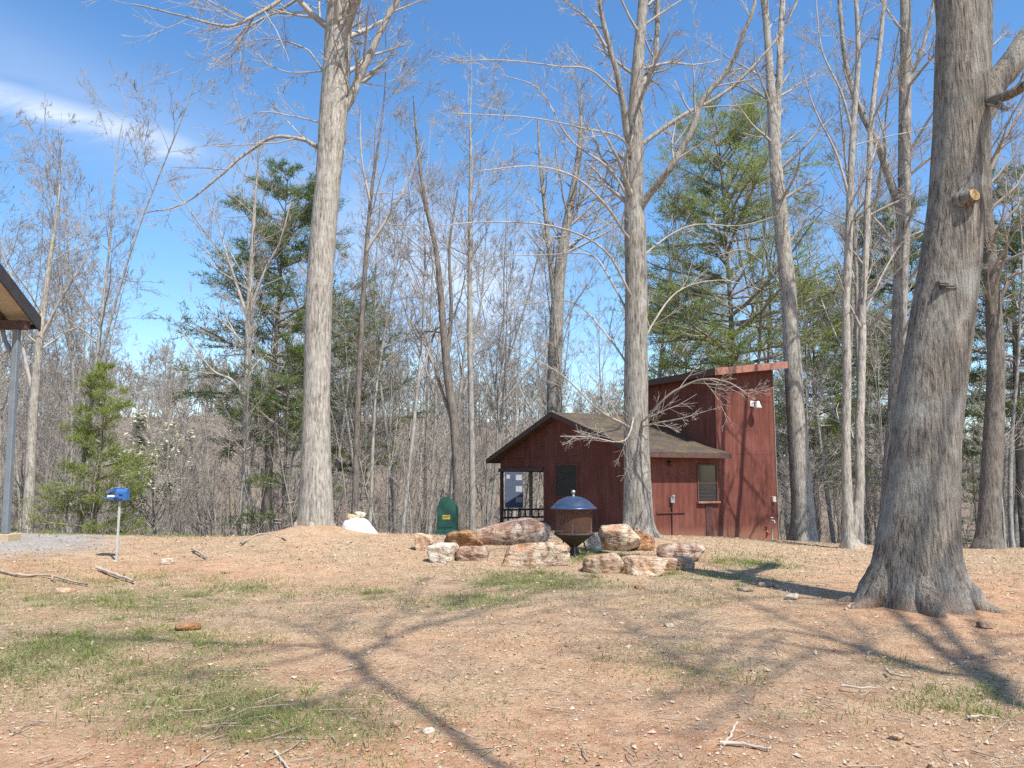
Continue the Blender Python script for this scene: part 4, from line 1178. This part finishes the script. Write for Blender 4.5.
def boulder(label, x0, x1, y0, y1, D, depth, mat, seed, tilt=0.0, rough=.07, name='boulder', planes=13, group=None):
    cx = (x0 + x1) / 2
    k = D / F
    w = (x1 - x0) * k
    p = at(cx, y1, D); z = hz(p[0], D)
    zt_ = at(cx, y0, D)[2]
    zb_ = min(z, at(cx, y1, D - depth / 2)[2] + .02)
    h = max(.06, (zt_ - zb_)) / .86
    V = rock_shape(seed, w, depth, h, rough, planes)
    if tilt:
        c_, s_ = math.cos(tilt), math.sin(tilt)
        X = V[:, 0].copy(); Z = V[:, 2].copy()
        V[:, 2] = Z + X * math.tan(tilt) * (1 - 0.0)
    o = link(name, make_mesh(name, V, [ICOF], True), mat)
    o.location = (p[0], D, zb_)
    return tag(o, label, name, group)
# D here is the distance of the rock's middle
boulder('long pink brown boulder with one pale end, behind and left of the fire pit', 474, 551, 518, 549, 16.0, .85, M['rock_pink'], 3, 0, .06)
boulder('orange brown boulder wedged against the left end of the long boulder', 444, 483, 529, 551, 14.9, .55, M['rock_rust'], 4)
boulder('whitest boulder, left front of the ring of rocks', 427, 459, 543, 567, 13.3, .5, M['rock_white'], 5)
boulder('brown boulder leaning against the right of the whitest boulder', 455, 490, 545, 568, 13.4, .5, M['rock_pink'], 6)
boulder('big flat topped cream boulder in front and left of the fire pit', 502, 568, 541, 574, 13.0, .8, M['rock_pale'], 7, .05, .06)
boulder('dark flecked boulder at the left end of the front right row', 582, 626, 552, 582, 12.2, .6, M['rock_pale'], 8)
boulder('pale pink boulder in the middle of the front right row', 620, 667, 556, 584, 12.1, .6, M['rock_pale'], 9)
boulder('small tan boulder next to the dark grey one in the front right row', 658, 678, 557, 575, 12.6, .35, M['rock_pale'], 10)
boulder('dark grey boulder at the right end of the front right row', 672, 694, 556, 574, 12.7, .4, M['rock_grey'], 11)
boulder('squarish split boulder behind the fire pit, beside the forked tree', 597, 640, 524, 553, 15.4, .7, M['rock_pale'], 12, 0, .05, planes=9)
boulder('rust coloured boulder at the foot of the forked tree', 634, 656, 530, 552, 15.6, .6, M['rock_rust'], 13)
boulder('low flat brownish pink boulder on the right, farthest toward the red tower', 654, 707, 542, 562, 14.2, .8, M['rock_pink'], 14)
boulder('small white boulder half hidden behind the right of the fire pit bowl', 583, 602, 534, 549, 15.0, .4, M['rock_white'], 15)
boulder('small pale capped rock at the far left end of the ring', 414, 436, 533, 556, 14.6, .45, M['rock_pale'], 16)
boulder('low grey slab lying left of the whitest boulder', 410, 428, 562, 574, 13.2, .35, M['rock_grey'], 17)

# ------------------------------------------------------------------ mailbox
D = 13.9; p = at(116.5, 559, D); zb = hz(p[0], D)
mr = thing('mailbox', 'bright blue mailbox with its door hanging open, on a thin pale grey post', 'mailbox', (p[0], D, zb), 0)
M['blue'] = plain('blue_paint', (.035, .125, .36), .5, 0, .15, 6)
zz = lambda py: at(117, py, D)[2] - zb
mb = MB(); mb.box(-.017, .017, -.017, .017, -.3, zz(501) - .002); mb.build('post', plain('grey_post', (.42, .415, .39), .6), mr, bevel=.006)
zb0 = zz(500); w_ = .1
def arch(x0, x1, r, h, z):
    poly = [(x0, -r, z), (x0, r, z), (x0, r, z + h)]
    for i in range(1, 8):
        a = i / 8 * math.pi; poly.append((x0, r * math.cos(a), z + h + r * math.sin(a)))
    poly.append((x0, -r, z + h)); return poly
mb = MB(); mb.prism(arch(-.05, 0, .075, .12, zb0), (.18, 0, 0)); mb.prism([(.02, -.087, zb0 + .10), (.09, -.087, zb0 + .09), (.09, -.087, zb0 + .13), (.02, -.087, zb0 + .14)], (0, -.01, 0))
mb.build('box', M['blue'], mr, bevel=.008)
mb = MB(); mb.hexa([(-.23, -.09, zb0 + .03), (-.061, -.1, zb0 + .0), (-.061, .1, zb0 + .0), (-.23, .09, zb0 + .03), (-.23, -.09, zb0 + .05), (-.061, -.1, zb0 + .02), (-.061, .1, zb0 + .02), (-.23, .09, zb0 + .05)])
mb.build('door', M['blue'], mr)
mb = MB(); mb.box(-.19, -.07, -.07, .07, zb0 + .05, zb0 + .085); mb.build('paper', M['white'], mr)
mb = MB(); mb.prism([(-.2, -.085, zb0 + .10), (-.061, -.1, zb0 + .16), (-.061, -.1, zb0 + .21), (-.17, -.085, zb0 + .15)], (0, .17, 0)); mb.build('lid', M['blue'], mr)
mb = MB(); mb.box(-.04, .10, -.105, -.098, zb0 + .05, zb0 + .065); mb.box(-.04, .03, -.105, -.098, zb0 + .066, zb0 + .09); mb.build('flag', M['blue'], mr)

# ------------------------------------------------------------------ white sack
D = 16.6; p = at(358, 533, D); zb = hz(p[0], D)
sk = thing('sack', 'slumped white sack with a tan gathered top at the foot of the thick straight tree', 'sack', (p[0], D, zb - .03), .2)
S = D / F
nr, nsid = 30, 56
th = np.arange(nsid) / nsid * 6.283
zs = np.linspace(0, 1, nr)
prof = np.interp(zs, [0, .06, .25, .6, .85, 1], [.92, 1.0, .96, .80, .62, .40])
V = []
for z_, r_ in zip(zs, prof):
    rx = r_ * 16.5 * S * (1 + .22 * np.maximum(0, np.cos(th - .15)) ** 6 * (1 - z_)); ry = r_ * .24
    V.append(np.stack([rx * np.cos(th) - .05 * z_, ry * np.sin(th), np.full(nsid, z_ * 17.5 * S)], -1))
V = np.vstack(V); V *= (1 + .075 * wnoise(V, 7, 5, 4, .6) + .015 * wnoise(V, 30, 8, 2))[:, None]
i_, j_ = np.meshgrid(np.arange(nr - 1), np.arange(nsid), indexing='ij'); i_ = i_.ravel(); j_ = j_.ravel(); j2 = (j_ + 1) % nsid
q = np.stack([i_ * nsid + j_, i_ * nsid + j2, (i_ + 1) * nsid + j2, (i_ + 1) * nsid + j_], -1)
link('bag', make_mesh('bag', V, [q]), plain('white_plastic', (.56, .56, .57), .6, 0, .12, 6, .004), sk)
Vt = rock_shape(66, 17 * S, .25, .15, .3, 9, ICO3); Vt[:, 2] += 14.2 * S - Vt[:, 0] * .2; Vt[:, 0] -= .06
link('gathered_top', make_mesh('gathered_top', Vt, [ICOF3]), plain('tan_cloth', (.44, .32, .19), .8, 0, .3, 10, .01), sk)
Vt = rock_shape(67, 11 * S, .17, .13, .3, 9, ICO3); Vt[:, 2] += 18.0 * S; Vt[:, 0] += .04
link('knot', make_mesh('knot', Vt, [ICOF3]), plain('cream_cloth', (.74, .66, .50), .8, 0, .2, 10, .01), sk)
Vt = rock_shape(68, 7 * S, .15, .1, .1, 9, ICO3); Vt[:, 2] += 4 * S; Vt[:, 0] -= 15 * S; Vt[:, 1] -= .1
link('torn_corner', make_mesh('torn_corner', Vt, [ICOF3]), plain('dark_plastic', (.10, .10, .11), .6), sk)

# ------------------------------------------------------------------ green box
D = 23.5; p = at(447.5, 534, D); zb = min(hz(p[0], D), at(447, 533, D)[2])
S = D / F
gb = thing('utility_box', 'dark green utility box with rounded top and yellow sticker behind the boulders', 'utility box', (p[0], D, zb), -.12)
M['green'] = plain('green_plastic', (.018, .085, .062), .45, 0, .15, 5)
H = at(447, 501, D)[2] - zb; w_ = 9.3 * S
poly = [(-w_, -.22, 0), (w_, -.22, 0), (w_, -.22, H - w_ * .8)]
for i in range(1, 12):
    a = i / 12 * math.pi; poly.append((w_ * math.cos(a), -.22, H - w_ * .8 + w_ * .8 * math.sin(a)))
poly.append((-w_, -.22, H - w_ * .8))
mb = MB(); mb.prism(poly, (0, .44, 0)); mb.build('body', M['green'], gb, bevel=.03)
mb = MB(); mb.box(-w_ - .04, w_ + .04, -.27, .27, -.5, .26); mb.build('base', M['green'], gb, bevel=.02)
poly2 = [(x_ * .78, -.235, .34 + (z_ - .0) * .80) for x_, _, z_ in poly]
mb = MB(); mb.prism(poly2, (0, .012, 0)); mb.build('door', M['green'], gb)
mb = MB(); mb.box(-.10, .12, -.242, -.236, H * .52, H * .52 + .12); st = mb.build('sticker', plain('yellow_sticker', (.62, .50, .05), .5), gb)
mb = MB(); mb.box(-.085, .10, -.2455, -.2425, H * .52 + .07, H * .52 + .085); mb.box(-.085, .05, -.2455, -.2425, H * .52 + .035, H * .52 + .05); mb.build('printed_lines', plain('black_ink', (.03, .03, .03), .6), st)

# ------------------------------------------------------------------ shelter at the left border
D = 15.2
c0 = at(39.5, 324, D); ft = at(6, 530, D - .3); gz_ = hz(ft[0], D - .3)
sh = thing('picnic_shelter', 'corner of a dark metal roof on a grey steel post at the left border', 'shelter', (ft[0], D - .3, gz_))
e = np.asarray(c0) - np.array([ft[0], D - .3, gz_])
M['steel'] = plain('grey_blue_steel', (.20, .225, .25), .5, .3, .15, 6)
M['soffit'] = plain('tan_soffit', (.46, .38, .28), .8, 0, .15, 8)
M['roof_metal'] = plain('dark_roof_metal', (.06, .055, .055), .5, .3, .2, 6)
hi = at(-2, 263, 13.7)                      # a higher point of the roof edge, nearer the viewer
sl = (hi[2] - c0[2]) / (D - 13.7)           # the roof climbs toward the viewer up to its ridge
run = 3.6; XL = -7.0
E = np.array([e[0], e[1], e[2]]); Rg = E + np.array([0, -run, run * sl]); E2 = E + np.array([0, -2 * run, 0])
ex = np.array([XL, 0, 0])
th3 = np.array([0, 0, .10])
mb = MB(); mb.prism([E, Rg, Rg + th3, E + th3], ex); mb.prism([Rg + np.array([0, -.003, 0]), E2, E2 + th3, Rg + th3 + np.array([0, -.003, 0])], ex); mb.build('roof', M['roof_metal'], sh)
d3 = np.array([0, 0, .03])
mb = MB()
mb.prism([E - d3 * 5, Rg - d3 * 5, Rg + th3 + d3, E + th3 + d3], (.03, 0, 0)); mb.prism([Rg - d3 * 5 - np.array([0, .003, 0]), E2 - d3 * 5, E2 + th3 + d3, Rg + th3 + d3 - np.array([0, .003, 0])], (.03, 0, 0))
mb.box(E[0] + XL, E[0] - .002, E[1] + .002, E[1] + .03, E[2] - .10, E[2] + .12)
mb.build('fascia', M['roof_metal'], sh)
mb = MB(); i3 = np.array([-.02, 0, -.006])
mb.prism([E + i3 + np.array([0, -.05, .02 * sl]), Rg + i3, Rg + i3 - d3 * .6, E + i3 - d3 * .6 + np.array([0, -.05, .02 * sl])], ex * .98)
mb.build('soffit', M['soffit'], sh)
mb = MB()
for k in range(6):
    x_ = E[0] - .55 - k * 1.1
    a_ = E + np.array([x_ - E[0], -.1, .04 * sl - .03]); b__ = Rg + np.array([x_ - E[0], 0, -.03])
    mb.prism([a_, b__, b__ - d3 * 4, a_ - d3 * 4], (.05, 0, 0))
mb.build('rafters', M['dark_trim'], sh)
pxx = at(17, 330, D - .3)[0] - ft[0]
mb = MB(); mb.box(E[0] + XL, pxx + .2, -.08, .08, E[2] + .3 * sl - .32, E[2] + .3 * sl - .16); mb.build('beam', M['dark_trim'], sh)
zt3 = E[2] + .3 * sl - .322
mb = MB(); mb.hexa([(-.055, -.055, .12), (.055, -.055, .12), (.055, .055, .12), (-.055, .055, .12), (pxx - .055, -.055, zt3), (pxx + .055, -.055, zt3), (pxx + .055, .055, zt3), (pxx - .055, .055, zt3)])
mb.build('post', M['steel'], sh, bevel=.012)
mb = MB(); mb.tube([(pxx * .8, -.0, zt3 * .80), (pxx * .85 - .06, .0, zt3 * .87), (pxx - .22, .0, zt3 * .95), (pxx - .27, 0, zt3 - .01)], [.035, .04, .04, .04], 8); mb.build('brace', M['steel'], sh, True)
mb = MB(); mb.box(-.26, .17, -.2, .2, -.1, .118); mb.build('post_foot', plain('timber_foot', (.42, .33, .21), .85), sh, bevel=.01)

# ------------------------------------------------------------------ loose sticks and stones that can be told apart
M['stick'] = plain('dry_stick', (.33, .26, .195), .9, 0, .3, 12, .003)
M['stick_pale'] = plain('bleached_stick', (.42, .345, .27), .9, 0, .25, 12, .003)
g = np.random.default_rng(321)
def stick(label, pix, w, mat='stick', forks=()):
    c = np.array([gp(*q) for q in pix]); zc_ = height(c[:, 0], c[:, 1])
    P = np.column_stack([c, zc_ + w * .8 + .012])
    o0 = P.mean(0); P = P - o0
    k = max(6, len(pix) * 4)
    C = catmull(P, k); C[:, 2] += np.abs(g.normal(0, w * .3, k)); C[:, :2] += g.normal(0, w * .25, (k, 2))
    mb = MB(); mb.tube(C, np.linspace(w, w * .55, k) * g.uniform(.85, 1.15, k), 8)
    for f in forks:
        i = int(f[0] * (k - 1)); d = C[min(i + 1, k - 1)] - C[max(i - 1, 0)]; d = d / np.linalg.norm(d)
        n_ = np.array([-d[1], d[0], .25]) * f[1]
        q = [C[i], C[i] + (d + n_) * f[2] * .5, C[i] + (d + n_ * .7) * f[2]]
        mb.tube(q, [w * .55, w * .45, w * .25], 6)
    o = mb.build('stick', M[mat], None, True); o.location = o0
    return tag(o, label, 'stick')
stick('forked dry twig lying in the bare foreground right of centre', [(722, 733), (731, 722), (737, 711)], .011, 'stick_pale')
stick('straight short stick crossing the foot of the forked twig', [(720, 730), (745, 732), (768, 736)], .012, 'stick_pale')
stick('long fallen branch on the grass at the left border', [(-6, 576), (18, 580), (45, 579), (88, 586)], .024, 'stick', [(.5, .6, .5), (.75, -.5, .4)])
stick('short fallen limb right of the long branch below the mailbox', [(97, 571), (115, 577), (135, 583)], .028, 'stick_pale')
stick('small broken limb on the clay between mailbox and thick tree', [(192, 558), (200, 561), (207, 565)], .026, 'stick')
stick('crooked limb on the mound left of the thick tree', [(240, 557), (258, 551), (272, 553), (286, 556)], .027, 'stick', [(.4, .7, .4)])
stick('pale limb against the mulch at the foot of the thick tree', [(262, 544), (285, 537), (312, 531)], .03, 'stick_pale')
stick('thin stick in the red clay at the bottom left', [(276, 738), (288, 752), (301, 766)], .009, 'stick_pale')
stick('bent twig lying in the shade right of the foreground', [(886, 665), (893, 670), (912, 672)], .013, 'stick')
stick('straight twig left of the bent twig in the shade', [(842, 679), (858, 681), (876, 681)], .010, 'stick_pale')
stick('thin pale twig near the right border of the foreground', [(966, 707), (980, 706), (998, 708)], .009, 'stick_pale')
stick('short stub of branch leaning by the massive trunk', [(846, 612), (854, 608), (862, 604)], .02, 'stick_pale')
stick('thin stick among the wood chips at the bottom centre', [(450, 715), (470, 724), (488, 727)], .008, 'stick')
stick('dark twig lying on the straw left of the bottom centre', [(75, 757), (95, 760), (112, 760)], .010, 'stick')

def stone(label, px, py, w, h, mat, seed):
    c = gp(px, py); k = c[1] / F
    V = rock_shape(seed, w * k, w * k * .8, max(.03, h * k * 1.1), .05, 11, ICO3)
    o = link('stone', make_mesh('stone', V, [ICOF3]), M[mat]); o.location = (c[0], c[1], hz(*c) - .005)
    o.rotation_euler = (0, 0, seed * .7)
    return tag(o, label, 'stone')
stone('largest pale stone at the bottom right border of the clearing', 951, 763, 23, 13, 'rock_white', 21)
stone('pale stone just up and left of the largest bottom right one', 934, 750, 14, 8, 'rock_pale', 22)
stone('lone grey stone in the straw below the bent twig', 897, 724, 14, 7, 'rock_pale', 23)
stone('flat white slab on the grass left of the massive trunk', 791, 600, 18, 6, 'rock_white', 24)
stone('narrow grey slab left of the flat white slab', 745, 591, 16, 4, 'rock_grey', 25)
stone('greenish grey stone beyond the flat white slab', 767, 586, 16, 5, 'rock_grey', 26)
stone('small pale stone in the grass right of centre below the boulders', 669, 625, 11, 4, 'rock_white', 27)
stone('white stone at the fork of shadows, right one of the two', 428, 718, 15, 6, 'rock_white', 28)
stone('pale stone left of the white one at the bottom centre', 396, 712, 12, 6, 'rock_pale', 29)
stone('small pale stone on bare clay left of centre', 327, 662, 10, 4, 'rock_pale', 30)
stone('pale stone on the clay below the mailbox limb', 167, 567, 13, 7, 'rock_white', 31)
stone('flat reddish stone sunk in the grass at left', 188, 625, 24, 9, 'rock_rust', 32)
stone('pale slab lying under the long fallen branch', 65, 591, 20, 6, 'rock_pale', 33)
stone('tan stone in front of the pale pink boulder', 640, 590, 12, 4, 'rock_rust', 34)
stone('small pale stone in the dry grass left of the flat reddish stone', 30, 607, 11, 4, 'rock_pale', 35)
stone('reddish stone beside the right root of the massive trunk', 985, 626, 15, 6, 'rock_pink', 36)

# ------------------------------------------------------------------ loose stuff on the ground
def scatter(n, seed, keepf, dmin=2.8, dmax=24, power=1.6):
    g = np.random.default_rng(seed)
    D = dmin + (dmax - dmin) * g.random(n) ** power
    X = g.uniform(-.74, .74, n) * (D + .6)
    zz_ = zones(X, D)
    keep = g.random(n) < keepf(X, D, *zz_)
    X, D = X[keep], D[keep]
    inside = (np.abs((X - HC[0]) * .88 + (D - HC[1]) * .475 - 2.7) < 2.9) & (np.abs(-(X - HC[0]) * .475 + (D - HC[1]) * .88 - 4.4) < 4.5)
    X, D = X[~inside], D[~inside]
    return X, D, height(X, D) + (.016 * wnoise(np.stack([X, D], -1), 3.2, 1, 3) + .022 * wnoise(np.stack([X, D], -1), .9, 2, 2)), g
def patchy(X, D, s, f=1.3): return .5 + .5 * wnoise(np.stack([X, D], -1), f, s, 3)

X, D, Z, g = scatter(150000, 41, lambda x, y, a, c, f, r: np.clip(.75 - .35 * a - .5 * c - .6 * r + .4 * (patchy(x, y, 5) - .5), .04, 1), 2.8, 25, 1.5)
n = len(X)
sz = np.clip(.0065 * np.exp(g.normal(0, .5, n)), .003, .028) * (1 + .9 * smooth(6, 18, D)); asp = g.uniform(.25, .75, n)
an = g.uniform(0, 6.283, n); ax = np.stack([np.cos(an), np.sin(an), g.normal(0, .3, n)], -1); ay = np.stack([-np.sin(an), np.cos(an), g.normal(0, .35, n)], -1)
C = np.stack([X, D, Z + .006 + sz * .18], -1)
s1 = sz[:, None]; s2 = (sz * asp)[:, None]; bend = np.zeros((n, 3)); bend[:, 2] = sz * g.uniform(-.1, .5, n)
V = np.stack([C - ax * s1 - ay * s2 * .4 + bend, C - ay * s2, C + ax * s1 + ay * s2 * .3 + bend, C + ay * s2], 1).reshape(-1, 3)
o = link('dead_leaves', make_mesh('dead_leaves', V, [np.arange(n * 4).reshape(-1, 4)], False), M['litter'])
tag(o, 'dry leaf bits and wood chips strewn over the clay', 'leaf litter', kind='stuff')

def blades(name, label, cat, n, seed, keepf, h0, h1, w, mat, dmax, power=1.5, lean=.5):
    X, D, Z, g = scatter(n, seed, keepf, 2.8, dmax, power)
    n = len(X); h = g.uniform(h0, h1, n) * (1 + .3 * smooth(8, 18, D))
    an = g.uniform(0, 6.283, n); sd = np.stack([np.cos(an), np.sin(an), np.zeros(n)], -1) * (w * (1 + .9 * smooth(6, 18, D)))[:, None]
    ln = np.stack([g.normal(0, lean, n), g.normal(0, lean, n), np.ones(n)], -1)
    C = np.stack([X, D, Z - .005], -1)
    mid = C + ln * (h * .55)[:, None]; tip = C + ln * h[:, None] + np.stack([g.normal(0, .35, n), g.normal(0, .35, n), -.2 * np.ones(n)], -1) * (h * .6)[:, None]
    V = np.stack([C - sd, C + sd, mid + sd * .7, mid - sd * .7, tip], 1).reshape(-1, 3)
    b_ = np.arange(n)[:, None] * 5
    o = link(name, make_mesh(name, V, [b_ + np.array([[0, 1, 2, 3]]), b_ + np.array([[3, 2, 4]])], False), mat)
    tag(o, label, cat, kind='stuff')
def gk(x, y, a, c, f, r):
    pt = patchy(x, y, 6, 2.6); t = a * (.1 + 1.35 * pt * pt) - .05 + .09 * pt
    return np.clip(t * 1.3, 0, 1) * (1 - f)
blades('grass', 'short thin green grass in patches on the clay', 'grass', 230000, 42, gk, .02, .075, .003, M['grass'], 21)
blades('dry_grass', 'straw coloured dead grass between the green patches', 'dry grass', 130000, 43, lambda x, y, a, c, f, r: np.clip(.55 * patchy(x, y, 7, 1.1) + .25 * a - .4 * c - .6 * r, .0, 1), .012, .05, .0024, M['straw'], 24, 1.4, .95)
def clumps(n, seed):
    X, D, Z, g = scatter(n, seed, lambda x, y, a, c, f, r: np.clip(a * 1.25 - .15, 0, 1) * (1 - f), 2.8, 20, 1.35)
    m_ = len(X); cnt = g.integers(14, 70, m_); i = np.repeat(np.arange(m_), cnt)
    rad = g.uniform(.02, .11, m_)[i] * (1 + .5 * smooth(6, 16, D[i]))
    off = g.normal(0, 1, (len(i), 2)) * rad[:, None]
    hh_ = g.uniform(.025, .085, m_)[i] * g.uniform(.5, 1.2, len(i))
    x = X[i] + off[:, 0]; y = D[i] + off[:, 1]; z = Z[i] - .006
    k = len(i); an = g.uniform(0, 6.283, k)
    sd = np.stack([np.cos(an), np.sin(an), np.zeros(k)], -1) * (.0026 * (1 + .9 * smooth(6, 18, y)))[:, None]
    out_ = np.column_stack([off * (.5 / np.maximum(rad, .01))[:, None], np.ones(k)]) + g.normal(0, .3, (k, 3))
    C = np.stack([x, y, z], -1); mid = C + out_ * (hh_ * .55)[:, None]; tip = mid + out_ * np.array([1.6, 1.6, .55]) * (hh_ * .45)[:, None]
    V = np.stack([C - sd, C + sd, mid + sd * .75, mid - sd * .75, tip], 1).reshape(-1, 3); b_ = np.arange(k)[:, None] * 5
    o = link('grass_tufts', make_mesh('grass_tufts', V, [b_ + np.array([[0, 1, 2, 3]]), b_ + np.array([[3, 2, 4]])], False), M['grass_fresh'])
    tag(o, 'ragged fresh green tufts standing up through the thin grass', 'grass', kind='stuff')
M['grass_fresh'] = leafmat('fresh_grass', [(.14, .21, .04), (.23, .29, .07), (.17, .24, .05), (.30, .31, .11)], .55, .4)
clumps(5200, 46)
# clump of green on the crest in front of the woods at left, and broom straw
X, D, Z, g = scatter(7000, 44, lambda x, y, a, c, f, r: .35 + .6 * c + .4 * r, 2.8, 22, 1.3)
n = len(X); sz = g.uniform(.006, .017, n) * np.where(g.random(n) < .05, 1.9, 1)
J = unit(g.normal(size=(8, 3)))
OC = np.array([[1, 0, 0], [0, 1, 0], [-1, 0, 0], [0, -1, 0], [0, 0, .8], [0, 0, -.6], ], float)
V = (OC[None] * (1 + g.normal(0, .22, (n, 6, 1)))) * np.stack([sz, sz * g.uniform(.6, 1, n), sz * g.uniform(.4, .8, n)], -1)[:, None]
an = g.uniform(0, 6.283, n); ca, sa = np.cos(an)[:, None], np.sin(an)[:, None]
V = np.stack([V[..., 0] * ca - V[..., 1] * sa, V[..., 0] * sa + V[..., 1] * ca, V[..., 2]], -1) + np.stack([X, D, Z + sz * .25], -1)[:, None]
T3f = np.array([[0, 1, 4], [1, 2, 4], [2, 3, 4], [3, 0, 4], [1, 0, 5], [2, 1, 5], [3, 2, 5], [0, 3, 5]])
o = link('gravel', make_mesh('gravel', V.reshape(-1, 3), [(np.arange(n)[:, None, None] * 6 + T3f[None]).reshape(-1, 3)], False), M['gravel'])
tag(o, 'small loose stones and pebbles over the red clay', 'gravel', kind='stuff')
# twiglets
X, D, Z, g = scatter(1500, 45, lambda x, y, a, c, f, r: .8 + 0 * x, 2.8, 24, 1.4)
n = len(X); an = g.uniform(0, 6.283, n)
P = walk(np.stack([X, D, Z + .012], -1), np.stack([np.cos(an), np.sin(an), 0 * an], -1), g.uniform(.06, .38, n), 3, .16, 0, g)
P[:, :, 2] = height(P[:, :, 0].ravel(), P[:, :, 1].ravel()).reshape(P.shape[:2]) + .02
Rr = np.linspace(1, .5, 4)[None] * g.uniform(.002, .0055, n)[:, None] * (1 + .8 * smooth(6, 18, D))[:, None]
V, q = tubes(P, Rr, 4)
o = link('fallen_twigs', make_mesh('fallen_twigs', V, [q]), M['stick'])
tag(o, 'fine fallen twigs scattered over the clearing', 'twigs', kind='stuff')

# ------------------------------------------------------------------ light and sky
sun = bpy.data.lights.new('sun', 'SUN'); sun.energy = 5.0; sun.angle = R(.53); sun.color = (1, .955, .88)
so = bpy.data.objects.new('sun', sun); COL.objects.link(so)
so.rotation_euler = Vector(tuple(-sun_dir)).to_track_quat('-Z', 'Y').to_euler()
w = bpy.data.worlds.new('World'); SC.world = w; w.use_nodes = True
nt = w.node_tree; nt.nodes.clear(); N = NT(nt)
out = N.n('ShaderNodeOutputWorld'); bg = N.n('ShaderNodeBackground'); bg.inputs[1].default_value = .14
sky = N.n('ShaderNodeTexSky', sky_type='NISHITA'); sky.sun_disc = False; sky.sun_elevation = SUN_EL
sky.sun_rotation = math.atan2(sun_dir[0], sun_dir[1]); sky.altitude = 300; sky.air_density = 1.0; sky.dust_density = .7; sky.ozone_density = 1.2
tc = N.n('ShaderNodeTexCoord'); sx = N.n('ShaderNodeSeparateXYZ'); N.l(tc.outputs['Generated'], sx.inputs[0])
yy = N.math('MAXIMUM', sx.outputs[1], .05)
u = N.math('DIVIDE', sx.outputs[0], yy); v = N.math('DIVIDE', sx.outputs[2], yy)
cmb = N.n('ShaderNodeCombineXYZ'); N.l(u, cmb.inputs[0]); N.l(v, cmb.inputs[1])
def uv(px, py):
    q = at(px, py, 1.0); return q[0], q[2] - EYE
def wisp(p0, p1, width, amp, noise_scale):
    (u0, v0), (u1, v1) = uv(*p0), uv(*p1)
    L_ = math.hypot(u1 - u0, v1 - v0); tx, ty = (u1 - u0) / L_, (v1 - v0) / L_
    s = N.math('ADD', N.math('MULTIPLY', N.math('SUBTRACT', u, u0), tx), N.math('MULTIPLY', N.math('SUBTRACT', v, v0), ty))
    d = N.math('ADD', N.math('MULTIPLY', N.math('SUBTRACT', u, u0), -ty), N.math('MULTIPLY', N.math('SUBTRACT', v, v0), tx))
    mp = N.n('ShaderNodeMapping'); mp.inputs['Rotation'].default_value = (0, 0, -math.atan2(ty, tx)); mp.inputs['Scale'].default_value = (1, 3.6, 1)
    N.l(cmb.outputs[0], mp.inputs[0])
    nz = N.noise(mp.outputs[0], noise_scale, 6, .62, .5)
    d = N.math('ADD', d, N.math('MULTIPLY', N.math('SUBTRACT', nz, .5), width * 1.1))
    a = N.math('DIVIDE', d, width); a = N.math('POWER', 2.718, N.math('MULTIPLY', N.math('MULTIPLY', a, a), -1.0))
    e1 = N.math('DIVIDE', s, L_)
    fade = N.ramp(e1, [(0, 0.3), (.25, .8), (.75, 1.0), (1.0, 0.0)])
    return N.math('MULTIPLY', N.math('MULTIPLY', N.math('MULTIPLY', a, fade), N.ramp(nz, [(.3, .45), (.6, 1.0)])), amp)
front = N.math('GREATER_THAN', sx.outputs[1], .06)
cl = wisp((-80, 72), (230, 164), .021, .8, 9.0)
cl = N.math('MAXIMUM', cl, wisp((330, 215), (560, 320), .07, .6, 4.0))
cl = N.math('MAXIMUM', cl, wisp((150, 400), (560, 300), .05, .18, 3.0))
cl = N.math('MULTIPLY', cl, front)
hs = N.n('ShaderNodeHueSaturation'); hs.inputs['Saturation'].default_value = 1.26; hs.inputs['Value'].default_value = 1.14; N.l(sky.outputs[0], hs.inputs['Color'])
c = N.mix(cl, hs.outputs[0], (5.2, 5.5, 6.0))
N.l(c, bg.inputs[0]); N.l(bg.outputs[0], out.inputs[0])

# ------------------------------------------------------------------ render settings
SC.render.engine = 'CYCLES'
SC.view_settings.view_transform = 'Standard'; SC.view_settings.look = 'None'; SC.view_settings.exposure = 0.58; SC.view_settings.gamma = 1
cy = SC.cycles
cy.max_bounces = 3; cy.diffuse_bounces = 2; cy.glossy_bounces = 2; cy.transmission_bounces = 2; cy.transparent_max_bounces = 8
cy.use_denoising = False
cy.use_adaptive_sampling = True; cy.adaptive_threshold = .02
cy.caustics_reflective = False; cy.caustics_refractive = False
